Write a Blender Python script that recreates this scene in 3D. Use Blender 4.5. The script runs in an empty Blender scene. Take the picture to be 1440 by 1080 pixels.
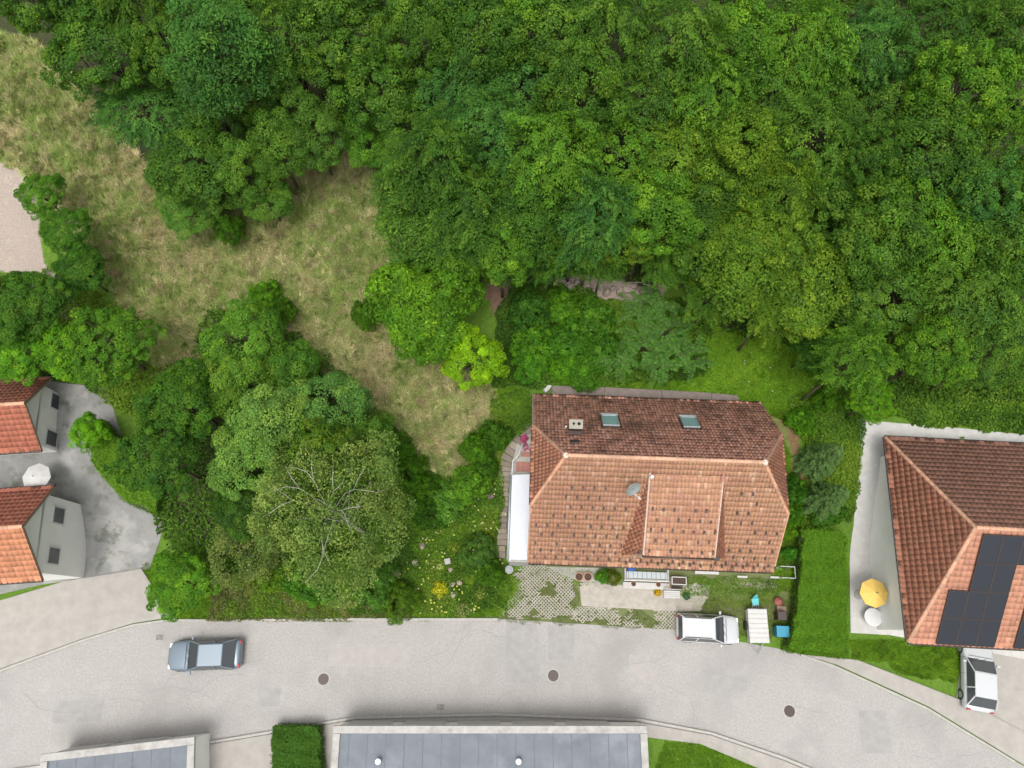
import bpy, bmesh, math, random
import numpy as np
from mathutils import Vector, Matrix

# ------------------------------------------------------------------ camera, light, exposure
scene = bpy.context.scene
COL = scene.collection
F_PX = 1033.0; PITCH = math.radians(18.5); HC = 48.5
cam_d = bpy.data.cameras.new('camera'); cam = bpy.data.objects.new('camera', cam_d); COL.objects.link(cam)
cam.location = (0, 0, HC); cam.rotation_euler = (PITCH, 0, 0)
cam_d.sensor_width = 36; cam_d.lens = F_PX / 1440 * 36; cam_d.clip_end = 2000; cam_d.clip_start = 0.5
scene.camera = cam
SUN_EL, SUN_AZ = 72, 200        # degrees; azimuth clockwise from +Y
world = bpy.data.worlds.new('World'); scene.world = world; world.use_nodes = True
wn = world.node_tree; wn.nodes.clear()
w_out = wn.nodes.new('ShaderNodeOutputWorld'); w_bg = wn.nodes.new('ShaderNodeBackground')
w_sky = wn.nodes.new('ShaderNodeTexSky'); w_sky.sky_type = 'NISHITA'; w_sky.sun_disc = False
w_sky.sun_elevation = math.radians(SUN_EL); w_sky.sun_rotation = math.radians(SUN_AZ)
w_sky.air_density = 1.0; w_sky.dust_density = 6.0; w_sky.ozone_density = 1.0
w_hsv = wn.nodes.new('ShaderNodeHueSaturation'); w_hsv.inputs['Saturation'].default_value = 0.15
wn.links.new(w_sky.outputs[0], w_hsv.inputs['Color']); wn.links.new(w_hsv.outputs[0], w_bg.inputs[0])
w_bg.inputs[1].default_value = 0.15
wn.links.new(w_bg.outputs[0], w_out.inputs[0])
sd = bpy.data.lights.new('sun', 'SUN'); so = bpy.data.objects.new('sun', sd); COL.objects.link(so)
sd.energy = 0.8; sd.angle = math.radians(20); sd.color = (1, 0.96, 0.9)
az = math.radians(SUN_AZ); el = math.radians(SUN_EL)
sdir = Vector((math.sin(az) * math.cos(el), math.cos(az) * math.cos(el), math.sin(el)))
so.rotation_euler = sdir.to_track_quat('Z', 'Y').to_euler(); so.location = (0, 0, 60)
vs = scene.view_settings; vs.view_transform = 'Standard'; vs.look = 'None'; vs.gamma = 1; vs.exposure = 0.74
vs.use_curve_mapping = False
scene.render.engine = 'CYCLES'

R = math.radians
rng = np.random.default_rng(7); random.seed(7)

# ------------------------------------------------------------------ noise and terrain
def vnoise(x, y, s, seed=0):
    x = np.asarray(x, float) / s + seed * 17.31; y = np.asarray(y, float) / s - seed * 9.7
    xi = np.floor(x); yi = np.floor(y); fx = x - xi; fy = y - yi
    fx = fx * fx * (3 - 2 * fx); fy = fy * fy * (3 - 2 * fy)
    def h(a, b):
        v = np.sin(a * 127.1 + b * 311.7 + seed * 3.3) * 43758.5453
        return v - np.floor(v)
    return (h(xi, yi) * (1 - fx) + h(xi + 1, yi) * fx) * (1 - fy) + (h(xi, yi + 1) * (1 - fx) + h(xi + 1, yi + 1) * fx) * fy
def fbm(x, y, s, seed=0, o=4):
    t = 0; a = 0.5
    for i in range(o):
        t = t + a * vnoise(x, y, s / 2 ** i, seed + i); a *= 0.55
    return t / (0.5 * (1 - 0.55 ** o) / 0.45)
def T(x, y):
    x = np.asarray(x, float); y = np.asarray(y, float)
    r = np.clip((y - 3.9) / 8.8, 0, 1); s = r * r * (3 - 2 * r)
    z = 3.4 * s + np.clip(y - 12.5, 0, 60) * 0.10
    z = z + s * 0.5 * (fbm(x, y, 4.0, 3) - 0.5)
    return z
def ray(px, py, z):
    x = (px - 720) / F_PX; y = -(py - 540) / F_PX
    c, s = math.cos(PITCH), math.sin(PITCH)
    dy = y * c + s; dz = y * s - c
    k = (z - HC) / dz
    return x * k, dy * k
def at(px, py, z):
    a = ray(px, py, z); return Vector((a[0], a[1], z))
def gat(px, py, dz=0):
    z = 2.0
    for _ in range(14):
        x, y = ray(px, py, z + dz); z = 0.4 * z + 0.6 * float(T(x, y))
    x, y = ray(px, py, z + dz)
    return Vector((x, y, float(T(x, y))))
def project(x, y, z):
    c, s = math.cos(PITCH), math.sin(PITCH)
    zz = z - HC
    yc = y * c + zz * s; zc = -y * s + zz * c
    return 720 + F_PX * x / -zc, 540 - F_PX * yc / -zc
def inside(px, py, poly):
    px = np.asarray(px); py = np.asarray(py); r = np.zeros(px.shape, bool)
    n = len(poly)
    for i in range(n):
        x1, y1 = poly[i]; x2, y2 = poly[(i + 1) % n]
        if y1 == y2: continue
        c = ((y1 > py) != (y2 > py)) & (px < (x2 - x1) * (py - y1) / (y2 - y1) + x1)
        r ^= c
    return r

# ------------------------------------------------------------------ materials
def mat(name, col, rough=0.8, var=0.12, scale=3.0, bump=0.15, bscale=40.0, metal=0.0, spec=0.5, col2=None, attr=None,
        objcol=False, trans=0.0, stains=None, coat=0.0):
    m = bpy.data.materials.new(name); m.use_nodes = True; nt = m.node_tree; N = nt.nodes; L = nt.links
    p = N['Principled BSDF']; p.inputs['Roughness'].default_value = rough; p.inputs['Metallic'].default_value = metal
    p.inputs['Specular IOR Level'].default_value = spec; p.inputs['Coat Weight'].default_value = coat
    tc = N.new('ShaderNodeTexCoord')
    if attr:
        a = N.new('ShaderNodeAttribute'); a.attribute_name = attr; base = a.outputs['Color']
    else:
        rgb = N.new('ShaderNodeRGB'); rgb.outputs[0].default_value = (*col, 1); base = rgb.outputs[0]
    nz = N.new('ShaderNodeTexNoise'); nz.inputs['Scale'].default_value = scale; nz.inputs['Detail'].default_value = 8
    nz.inputs['Roughness'].default_value = 0.65
    L.new(tc.outputs['Object'], nz.inputs['Vector'])
    if col2:
        rp = N.new('ShaderNodeValToRGB'); rp.color_ramp.elements[0].position = 0.42; rp.color_ramp.elements[1].position = 0.58
        L.new(nz.outputs['Fac'], rp.inputs['Fac'])
        mx = N.new('ShaderNodeMix'); mx.data_type = 'RGBA'; L.new(rp.outputs['Color'], mx.inputs['Factor'])
        L.new(base, mx.inputs['A']); mx.inputs['B'].default_value = (*col2, 1); base = mx.outputs['Result']
    if var > 0:
        mr = N.new('ShaderNodeMapRange'); mr.inputs['From Min'].default_value = 0.25; mr.inputs['From Max'].default_value = 0.75
        mr.inputs['To Min'].default_value = 1 - var; mr.inputs['To Max'].default_value = 1 + var
        L.new(nz.outputs['Fac'], mr.inputs['Value'])
        vm = N.new('ShaderNodeVectorMath'); vm.operation = 'SCALE'
        L.new(base, vm.inputs[0]); L.new(mr.outputs[0], vm.inputs['Scale']); base = vm.outputs[0]
    if objcol:
        oi = N.new('ShaderNodeObjectInfo'); vm2 = N.new('ShaderNodeVectorMath'); vm2.operation = 'MULTIPLY'
        L.new(base, vm2.inputs[0]); L.new(oi.outputs['Color'], vm2.inputs[1]); base = vm2.outputs[0]
    if stains:
        for (scol, sscale, lo, hi, amt) in stains:
            n2 = N.new('ShaderNodeTexNoise'); n2.inputs['Scale'].default_value = sscale; n2.inputs['Detail'].default_value = 6
            n2.inputs['Roughness'].default_value = 0.6; L.new(tc.outputs['Object'], n2.inputs['Vector'])
            m2 = N.new('ShaderNodeMapRange'); m2.inputs['From Min'].default_value = lo; m2.inputs['From Max'].default_value = hi
            m2.inputs['To Max'].default_value = amt; L.new(n2.outputs['Fac'], m2.inputs['Value'])
            mx = N.new('ShaderNodeMix'); mx.data_type = 'RGBA'; L.new(m2.outputs[0], mx.inputs['Factor'])
            L.new(base, mx.inputs['A']); mx.inputs['B'].default_value = (*scol, 1); base = mx.outputs['Result']
    L.new(base, p.inputs['Base Color'])
    if bump > 0:
        nb = N.new('ShaderNodeTexNoise'); nb.inputs['Scale'].default_value = bscale; nb.inputs['Detail'].default_value = 5
        L.new(tc.outputs['Object'], nb.inputs['Vector'])
        bp = N.new('ShaderNodeBump'); bp.inputs['Strength'].default_value = bump; bp.inputs['Distance'].default_value = 0.03
        L.new(nb.outputs['Fac'], bp.inputs['Height']); L.new(bp.outputs[0], p.inputs['Normal'])
    if trans > 0:
        tr = N.new('ShaderNodeBsdfTranslucent'); L.new(base, tr.inputs['Color'])
        ms = N.new('ShaderNodeMixShader'); ms.inputs[0].default_value = trans
        L.new(p.outputs[0], ms.inputs[1]); L.new(tr.outputs[0], ms.inputs[2]); L.new(ms.outputs[0], N['Material Output'].inputs[0])
    return m
M = dict(
    ground=mat('ground', (1, 1, 1), 0.95, 0.35, 5, 0.6, 18, attr='tint', spec=0.2),
    leaf=mat('leaf', (1, 1, 1), 0.5, 0.10, 30, 0, attr='tint', objcol=True, trans=0.4, spec=0.12),
    grass=mat('grass', (1, 1, 1), 0.7, 0.15, 2, 0, attr='tint', trans=0.25, spec=0.2),
    bark=mat('bark', (0.09, 0.07, 0.05), 0.95, 0.3, 6, 0.6, 25, spec=0.2),
    birch_bark=mat('birch_bark', (0.38, 0.36, 0.31), 0.8, 0.25, 5, 0.3, 25, stains=[((0.05, 0.045, 0.04), 4, 0.58, 0.68, 0.8)]),
    asphalt=mat('asphalt', (0.30, 0.285, 0.27), 0.9, 0.22, 9, 0.3, 60, stains=[((0.22, 0.21, 0.20), 0.22, 0.48, 0.7, 0.6), ((0.36, 0.34, 0.32), 1.1, 0.55, 0.7, 0.4)]),
    pavement=mat('pavement', (0.30, 0.28, 0.255), 0.9, 0.15, 1.5, 0.3, 50),
    kerb=mat('kerb', (0.33, 0.32, 0.29), 0.85, 0.12, 4, 0.2, 30),
    concrete=mat('concrete', (0.34, 0.33, 0.31), 0.9, 0.2, 2.5, 0.3, 30, stains=[((0.16, 0.15, 0.13), 1.5, 0.5, 0.7, 0.5)]),
    pale_concrete=mat('pale_concrete', (0.42, 0.41, 0.39), 0.85, 0.12, 2.5, 0.2, 30, stains=[((0.3, 0.29, 0.27), 1.2, 0.55, 0.75, 0.5)]),
    weathered_conc=mat('weathered_concrete', (0.18, 0.145, 0.13), 0.95, 0.3, 5, 0.5, 20, stains=[((0.12, 0.11, 0.08), 2.5, 0.5, 0.65, 0.6)]),
    step_stone=mat('step_stone', (0.24, 0.20, 0.165), 0.95, 0.25, 5, 0.4, 25, objcol=True, stains=[((0.12, 0.11, 0.08), 3, 0.5, 0.7, 0.5)]),
    paver=mat('paver', (0.36, 0.33, 0.29), 0.9, 0.2, 2.5, 0.3, 30, stains=[((0.26, 0.24, 0.18), 0.9, 0.5, 0.7, 0.5)]),
    red_paver=mat('red_paver', (0.32, 0.14, 0.11), 0.85, 0.15, 4, 0.2, 30),
    grey_paver=mat('grey_paver', (0.34, 0.33, 0.29), 0.85, 0.15, 4, 0.2, 30, objcol=True),
    plaster=mat('plaster', (0.62, 0.57, 0.47), 0.9, 0.06, 1.2, 0.15, 50),
    white_plaster=mat('white_plaster', (0.75, 0.74, 0.7), 0.9, 0.05, 1.2, 0.15, 50),
    tile_s=mat('terracotta_tile', (1, 1, 1), 0.85, 0.12, 7, 0.3, 40, attr='tint', spec=0.3, stains=[((0.52, 0.38, 0.28), 12, 0.56, 0.66, 0.6), ((0.20, 0.085, 0.055), 5, 0.60, 0.72, 0.4), ((0.24, 0.11, 0.075), 0.35, 0.45, 0.75, 0.6)]),
    tile_n=mat('mossy_tile', (1, 1, 1), 0.92, 0.2, 6, 0.4, 40, attr='tint', spec=0.2, stains=[((0.035, 0.028, 0.02), 10, 0.60, 0.66, 0.9), ((0.07, 0.042, 0.03), 0.6, 0.52, 0.68, 0.75)]),
    tile_nb=mat('neighbour_tile', (1, 1, 1), 0.85, 0.12, 4, 0.3, 40, attr='tint', spec=0.3),
    ridge=mat('ridge_tile', (0.44, 0.215, 0.125), 0.85, 0.2, 5, 0.3, 30, objcol=True, stains=[((0.55, 0.45, 0.36), 6, 0.5, 0.62, 0.7)]),
    verge=mat('verge_tile', (0.44, 0.33, 0.27), 0.85, 0.25, 5, 0.3, 30),
    mortar_cap=mat('cap_concrete', (0.27, 0.25, 0.21), 0.9, 0.2, 8, 0.3, 30),
    courtyard=mat('courtyard', (0.20, 0.20, 0.19), 0.9, 0.25, 0.8, 0.3, 30, stains=[((0.33, 0.32, 0.30), 0.5, 0.5, 0.6, 0.6), ((0.09, 0.10, 0.07), 0.9, 0.55, 0.65, 0.7)]),
    mortar=mat('mortar', (0.50, 0.43, 0.37), 0.9, 0.25, 12, 0.3, 30),
    dark_metal=mat('dark_metal', (0.05, 0.035, 0.03), 0.5, 0.1, 5, 0.05, 40, metal=0.3),
    grey_metal=mat('grey_metal', (0.32, 0.35, 0.36), 0.45, 0.08, 5, 0.05, 40, metal=0.5),
    white_metal=mat('white_metal', (0.55, 0.55, 0.54), 0.45, 0.04, 5, 0, 40),
    glass=mat('window_glass', (0.16, 0.27, 0.26), 0.08, 0.03, 1, 0, spec=0.9),
    dark_glass=mat('dark_glass', (0.045, 0.05, 0.055), 0.12, 0.0, 1, 0, spec=0.8),
    flue=mat('flue_black', (0.01, 0.01, 0.01), 0.9, 0.0, 1, 0),  # even near-black for the flue rims and openings
    canopy=mat('canopy_sheet', (0.46, 0.48, 0.52), 0.35, 0.03, 2, 0),
    canopy_rib=mat('canopy_rib', (0.36, 0.385, 0.45), 0.4, 0.03, 2, 0),
    terracotta=mat('terracotta_pot', (0.42, 0.22, 0.15), 0.85, 0.15, 6, 0.2, 30),
    soil=mat('soil', (0.06, 0.04, 0.03), 0.95, 0.3, 10, 0.5, 30),
    rock=mat('rock', (0.33, 0.27, 0.22), 0.95, 0.3, 2.5, 0.7, 8, stains=[((0.10, 0.09, 0.07), 3, 0.5, 0.62, 0.7)]),
    wood=mat('grey_wood', (0.24, 0.19, 0.14), 0.85, 0.25, 6, 0.3, 30),
    white_wood=mat('white_wood', (0.44, 0.43, 0.415), 0.7, 0.08, 6, 0.1, 30),
    white_paint=mat('white_paint', (0.42, 0.43, 0.44), 0.25, 0.03, 1, 0, coat=0.5),
    silver_paint=mat('silver_blue_paint', (0.15, 0.19, 0.225), 0.28, 0.03, 1, 0, metal=0.3, coat=0.6),
    rubber=mat('rubber', (0.02, 0.02, 0.02), 0.8, 0.1, 10, 0.1, 40),
    blue=mat('blue_plastic', (0.02, 0.09, 0.42), 0.4, 0.05, 3, 0),
    teal=mat('turquoise_plastic', (0.08, 0.38, 0.38), 0.45, 0.06, 3, 0),
    teal_dark=mat('petrol_blue_plastic', (0.02, 0.20, 0.30), 0.45, 0.06, 3, 0),
    brown_plastic=mat('brown_plastic', (0.20, 0.12, 0.09), 0.6, 0.1, 3, 0.1, 30),
    red_ball=mat('russet_glaze', (0.28, 0.10, 0.07), 0.5, 0.2, 6, 0.2, 30),
    solar=mat('solar_cell', (0.012, 0.015, 0.022), 0.4, 0.05, 1, 0, spec=0.5),
    grey_roof=mat('grey_roofing', (0.13, 0.145, 0.165), 0.8, 0.2, 0.8, 0.2, 30, stains=[((0.25, 0.26, 0.28), 0.5, 0.5, 0.7, 0.5)]),
    seam=mat('roof_seam', (0.10, 0.11, 0.125), 0.7, 0.2, 2, 0.1, 30),
    yellow_cloth=mat('yellow_cloth', (0.62, 0.42, 0.10), 0.8, 0.08, 3, 0.1, 30),
    lamp=mat('lamp_glass', (0.7, 0.7, 0.65), 0.15, 0.02, 1, 0),
    red_lamp=mat('red_lamp', (0.4, 0.02, 0.02), 0.2, 0.02, 1, 0),
    path_gravel=mat('gravel', (0.30, 0.25, 0.21), 0.95, 0.35, 12, 0.7, 25),
)

# ------------------------------------------------------------------ object helpers
def tag(o, label=None, cat=None, group=None, kind=None):
    if label: o['label'] = label
    if cat: o['category'] = cat
    if group: o['group'] = group
    if kind: o['kind'] = kind
    return o
def empty(name, loc, rz=0, label=None, cat=None, group=None, kind=None):
    o = bpy.data.objects.new(name, None); COL.objects.link(o); o.location = loc; o.rotation_euler = (0, 0, rz)
    o.empty_display_size = 0.3
    return tag(o, label, cat, group, kind)
def link(name, me, parent=None, loc=None, rot=None, scale=None):
    o = bpy.data.objects.new(name, me); COL.objects.link(o)
    if parent: o.parent = parent
    if loc is not None: o.location = loc
    if rot is not None: o.rotation_euler = rot
    if scale is not None: o.scale = scale
    return o
class MB:
    def __init__(s): s.v = []; s.f = []; s.sm = False
    def box(s, cx, cy, cz, sx, sy, sz, rz=0, taper=1.0):
        n = len(s.v); c, q = math.cos(rz), math.sin(rz)
        for dz in (-1, 1):
            t = taper if dz > 0 else 1
            for dx, dy in ((-1, -1), (1, -1), (1, 1), (-1, 1)):
                x = dx * sx / 2 * t; y = dy * sy / 2 * t
                s.v.append((cx + x * c - y * q, cy + x * q + y * c, cz + dz * sz / 2))
        s.f += [(n, n + 3, n + 2, n + 1), (n + 4, n + 5, n + 6, n + 7)] + [(n + i, n + (i + 1) % 4, n + 4 + (i + 1) % 4, n + 4 + i) for i in range(4)]
        return s
    def tube(s, pts, rad, k=6, cap=True):
        pts = [Vector(p) for p in pts]
        if not hasattr(rad, '__len__'): rad = [rad] * len(pts)
        n0 = len(s.v)
        for i, p in enumerate(pts):
            d = (pts[min(i + 1, len(pts) - 1)] - pts[max(i - 1, 0)]).normalized()
            a = d.orthogonal().normalized() if i == 0 else (a - d * a.dot(d)).normalized()
            b = d.cross(a)
            for j in range(k):
                t = 2 * math.pi * j / k
                s.v.append(tuple(p + (a * math.cos(t) + b * math.sin(t)) * rad[i]))
        for i in range(len(pts) - 1):
            for j in range(k):
                q = n0 + i * k
                s.f.append((q + j, q + (j + 1) % k, q + k + (j + 1) % k, q + k + j))
        if cap:
            s.f.append(tuple(n0 + j for j in range(k))[::-1]); s.f.append(tuple(n0 + (len(pts) - 1) * k + j for j in range(k)))
        return s
    def lathe(s, prof, k=20, cx=0, cy=0, cz=0):
        n0 = len(s.v)
        for r, z in prof:
            for j in range(k):
                t = 2 * math.pi * j / k; s.v.append((cx + r * math.cos(t), cy + r * math.sin(t), cz + z))
        for i in range(len(prof) - 1):
            for j in range(k):
                q = n0 + i * k; s.f.append((q + j, q + (j + 1) % k, q + k + (j + 1) % k, q + k + j))
        s.f.append(tuple(n0 + j for j in range(k))[::-1]); s.f.append(tuple(n0 + (len(prof) - 1) * k + j for j in range(k)))
        return s
    def prism(s, poly, z0, z1):
        n = len(s.v); k = len(poly)
        s.v += [(p[0], p[1], z0) for p in poly] + [(p[0], p[1], z1) for p in poly]
        s.f.append(tuple(range(n, n + k))[::-1]); s.f.append(tuple(range(n + k, n + 2 * k)))
        s.f += [(n + i, n + (i + 1) % k, n + k + (i + 1) % k, n + k + i) for i in range(k)]
        return s
    def hexa(s, pts):   # 8 points: 4 bottom (ccw), 4 top
        n = len(s.v); s.v += [tuple(p) for p in pts]
        s.f += [(n, n + 3, n + 2, n + 1), (n + 4, n + 5, n + 6, n + 7)] + [(n + i, n + (i + 1) % 4, n + 4 + (i + 1) % 4, n + 4 + i) for i in range(4)]
        return s
    def face(s, pts):
        n = len(s.v); s.v += [tuple(p) for p in pts]; s.f.append(tuple(range(n, n + len(pts)))); return s
    def mesh(s, name, m, smooth=False, fix=True):
        me = bpy.data.meshes.new(name); me.from_pydata(s.v, [], s.f); me.materials.append(m)
        if fix:
            bm = bmesh.new(); bm.from_mesh(me); bmesh.ops.recalc_face_normals(bm, faces=bm.faces); bm.to_mesh(me); bm.free()
        if smooth: me.polygons.foreach_set('use_smooth', [True] * len(me.polygons))
        me.update(); return me
    def build(s, name, m, parent=None, loc=None, rot=None, bevel=0, smooth=False):
        o = link(name, s.mesh(name, m, smooth), parent, loc, rot)
        if bevel:
            b = o.modifiers.new('bevel', 'BEVEL'); b.width = bevel; b.segments = 2; b.limit_method = 'ANGLE'
        return o
def arrmesh(name, V, Fq, m, C=None):
    """V (n,3), Fq (k,3|4) arrays -> mesh with optional per-vertex colour 'tint'."""
    me = bpy.data.meshes.new(name); V = np.ascontiguousarray(V, np.float32); k = Fq.shape[1]
    me.vertices.add(len(V)); me.vertices.foreach_set('co', V.ravel())
    me.loops.add(Fq.size); me.loops.foreach_set('vertex_index', np.ascontiguousarray(Fq, np.int32).ravel())
    me.polygons.add(len(Fq)); me.polygons.foreach_set('loop_start', np.arange(0, Fq.size, k, dtype=np.int32))
    try: me.polygons.foreach_set('loop_total', np.full(len(Fq), k, np.int32))
    except Exception: pass
    if C is not None:
        a = me.attributes.new('tint', 'FLOAT_COLOR', 'POINT')
        a.data.foreach_set('color', np.concatenate([C, np.ones((len(C), 1))], 1).astype(np.float32).ravel())
    me.materials.append(m); me.update(); me.validate()
    return me
def unit(a): return a / (np.linalg.norm(a, axis=1, keepdims=True) + 1e-9)
def leaf_arrays(P, Nn, L, W, C, rg, Tdir=None, fold=0.15):
    n = len(P); Nn = unit(Nn)
    r = rg.normal(size=(n, 3)) if Tdir is None else Tdir
    t = r - Nn * (r * Nn).sum(1, keepdims=True); t = unit(t); b = np.cross(Nn, t)
    L = np.broadcast_to(L, n)[:, None]; W = np.broadcast_to(W, n)[:, None]
    V = np.stack([P - t * L / 2, P + b * W / 2 + Nn * W * fold, P + t * L / 2 - Nn * L * 0.12, P - b * W / 2 + Nn * W * fold], 1).reshape(-1, 3)
    Fq = np.arange(4 * n).reshape(n, 4)
    return V, Fq, np.repeat(C, 4, 0)
def blend_cols(cols, n, rg, jit=0.12):
    cols = np.array(cols, float); i = rg.integers(0, len(cols), n); j = rg.integers(0, len(cols), n); t = rg.random((n, 1))
    c = cols[i] * t + cols[j] * (1 - t)
    return np.clip(c * (1 + rg.normal(size=(n, 1)) * jit), 0.002, 1)

# ------------------------------------------------------------------ ground colour zones (what grows there)
MEADOW = [(-60, 40), (60, 60), (110, 120), (200, 225), (300, 290), (345, 285), (400, 225), (470, 200), (540, 255), (560, 350), (530, 380), (520, 440), (560, 490), (640, 515), (700, 545), (692, 600), (690, 655), (640, 668), (590, 650), (560, 600), (500, 560), (450, 510), (400, 440), (300, 430), (290, 520), (270, 560), (200, 520), (150, 400), (90, 300), (0, 225), (-60, 220)]
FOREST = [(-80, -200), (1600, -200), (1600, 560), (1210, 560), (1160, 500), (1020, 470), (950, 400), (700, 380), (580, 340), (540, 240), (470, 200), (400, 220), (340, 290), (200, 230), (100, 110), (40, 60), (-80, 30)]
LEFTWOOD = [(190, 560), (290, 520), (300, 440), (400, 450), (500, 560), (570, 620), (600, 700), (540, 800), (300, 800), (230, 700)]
SOILPATCH = [(690, 390), (722, 396), (716, 430), (700, 440), (680, 420)]
ROCKY = [(780, 390), (830, 378), (880, 392), (940, 400), (930, 420), (880, 440), (850, 420), (790, 408)]
BEDSOIL = [(565, 850), (622, 850), (625, 864), (560, 864)]
PIT = [(1078, 582), (1100, 590), (1128, 620), (1134, 660), (1126, 684), (1112, 680), (1110, 640), (1095, 605)]
GARDEN = [(560, 690), (700, 650), (712, 800), (740, 830), (700, 872), (300, 872), (290, 800)]
TRACK = [(-60, 225), (15, 232), (50, 290), (62, 370), (118, 440), (95, 452), (30, 385), (-60, 375)]
DRY2 = [(680, 560), (700, 600), (700, 680), (675, 690), (650, 640)]
LAWNR = [(1130, 742), (1200, 742), (1200, 925), (1110, 918), (1118, 850)]
BORDER = [(700, 560), (748, 570), (748, 600), (715, 625), (700, 780), (690, 780), (690, 640)]
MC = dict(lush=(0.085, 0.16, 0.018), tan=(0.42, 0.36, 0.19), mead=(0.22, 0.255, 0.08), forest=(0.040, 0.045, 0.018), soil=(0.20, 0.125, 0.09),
          rock=(0.33, 0.26, 0.22), gard=(0.075, 0.125, 0.025), pit=(0.16, 0.10, 0.05), track=(0.32, 0.27, 0.22))
def zone_colour(x, y):
    z = T(x, y); px, py = project(x, y, z)
    n1 = (fbm(x, y, 1.6, 11) - 0.5) * 34; n2 = (fbm(x, y, 1.6, 23) - 0.5) * 34
    qx, qy = px + n1, py + n2
    C = np.tile(np.array(MC['lush']), (len(x), 1)) * (0.75 + 0.5 * fbm(x, y, 3, 5))[:, None]
    k = np.clip((fbm(x, y, 2.4, 31) - 0.40) * 5, 0, 1)[:, None]
    mead = np.array(MC['mead']) * (1 - k) + np.array(MC['tan']) * k
    def put(poly, c, soft=True):
        mk = inside(qx if soft else px, qy if soft else py, poly); C[mk] = (c[mk] if getattr(c, 'ndim', 1) == 2 else np.array(c))
    put(MEADOW, mead); put(DRY2, mead)
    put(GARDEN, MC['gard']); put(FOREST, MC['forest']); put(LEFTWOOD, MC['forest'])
    put(TRACK, MC['track']); put(ROCKY, MC['rock']); put(SOILPATCH, MC['soil']); put(BEDSOIL, MC['soil']); put(PIT, (0.13, 0.14, 0.045)); put([(1100, 585), (1128, 618), (1136, 660), (1128, 688), (1114, 684), (1120, 650), (1112, 618)], MC['pit'])
    return C

# ---- one terrain sheet, fine in view, coarse to the horizon
def axis(a, b, st, far):
    v = np.arange(a, b + 1e-6, st); s = []; d = st; p = b
    while p < far: d *= 1.5; p += d; s.append(p)
    s2 = []; d = st; p = a
    while p > -far: d *= 1.5; p -= d; s2.append(p)
    return np.array(s2[::-1] + list(v) + s)
gx = axis(-42, 42, 0.22, 500); gy = axis(-12, 52, 0.22, 500)
X, Y = np.meshgrid(gx, gy); xf, yf = X.ravel(), Y.ravel(); zf = T(xf, yf)
nx, ny = len(gx), len(gy); I = np.arange(nx * ny).reshape(ny, nx)
Fq = np.stack([I[:-1, :-1], I[:-1, 1:], I[1:, 1:], I[1:, :-1]], -1).reshape(-1, 4)
tag(link('ground', arrmesh('ground', np.stack([xf, yf, zf], 1), Fq, M['ground'], zone_colour(xf, yf))), kind='structure')

def sheet(name, poly, dz, m, kind='structure', step=0.6, parent=None, px=True, thick=0):
    """flat-draped sheet over the terrain inside a pixel (or world) polygon"""
    w = [gat(*p) if px else Vector((p[0], p[1], 0)) for p in poly]
    bm = bmesh.new(); vs_ = [bm.verts.new((p.x, p.y, 0)) for p in w]; bm.faces.new(vs_)
    xs = [p.x for p in w]; ys = [p.y for p in w]
    if max(ys) > 3.8:
        v = math.floor(min(ys)) + step
        while v < max(ys):
            bmesh.ops.bisect_plane(bm, geom=bm.verts[:] + bm.edges[:] + bm.faces[:], plane_co=(0, v, 0), plane_no=(0, 1, 0)); v += step
        v = math.floor(min(xs)) + step
        while v < max(xs):
            bmesh.ops.bisect_plane(bm, geom=bm.verts[:] + bm.edges[:] + bm.faces[:], plane_co=(v, 0, 0), plane_no=(1, 0, 0)); v += step
    for q in bm.verts: q.co.z = float(T(q.co.x, q.co.y)) + dz
    bmesh.ops.recalc_face_normals(bm, faces=bm.faces)
    if bm.faces and sum(f.normal.z for f in bm.faces) < 0: bmesh.ops.reverse_faces(bm, faces=bm.faces)
    if thick:
        bm.free(); mb = MB().prism([(p.x, p.y) for p in w], -0.05, dz); me = mb.mesh(name, m); return tag(link(name, me, parent), kind=kind)
    me = bpy.data.meshes.new(name); bm.to_mesh(me); bm.free(); me.materials.append(m)
    o = link(name, me, parent); 
    return tag(o, kind=kind) if kind else o

ROAD = [(-120, 946), (0, 940), (120, 896), (190, 877), (300, 872), (700, 870), (950, 886), (1105, 914), (1170, 933), (1300, 993), (1420, 1066), (1620, 1180), (1500, 1262), (1180, 1101), (1100, 1069), (1000, 1034), (900, 1016), (700, 1008), (500, 1012), (330, 1041), (200, 1062), (-120, 1107)]
sheet('road', ROAD, 0.012, M['asphalt'])
FOOT_L = [(-120, 862), (0, 845), (90, 818), (200, 800), (242, 868), (190, 876), (120, 897), (0, 941), (-120, 946)]
sheet('pavement', FOOT_L, 0.12, M['pavement'], thick=0.14)
FOOT_B = [(-120, 1106), (200, 1062), (330, 1041), (500, 1012), (700, 1008), (900, 1016), (1000, 1034), (1100, 1069), (1180, 1102), (1150, 1140), (1090, 1090), (985, 1046), (890, 1034), (700, 1024), (500, 1028), (340, 1056), (200, 1076), (-120, 1122)]
sheet('pavement', FOOT_B, 0.10, M['pavement'], thick=0.12)
FOOT_R = [(1125, 920), (1205, 928), (1352, 985), (1500, 1060), (1620, 1130), (1620, 1182), (1425, 1067), (1304, 993), (1175, 934)]
sheet('pavement', FOOT_R, 0.10, M['pavement'], thick=0.12)
def kerb(pts, h=0.12):
    for a, b in zip(pts[:-1], pts[1:]):
        A, B = gat(*a), gat(*b); n = max(1, round((B - A).length / 1.0)); ang = math.atan2(B.y - A.y, B.x - A.x)
        for i in range(n):
            c = A.lerp(B, (i + 0.5) / n)
            yield c, (B - A).length / n, ang
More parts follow.
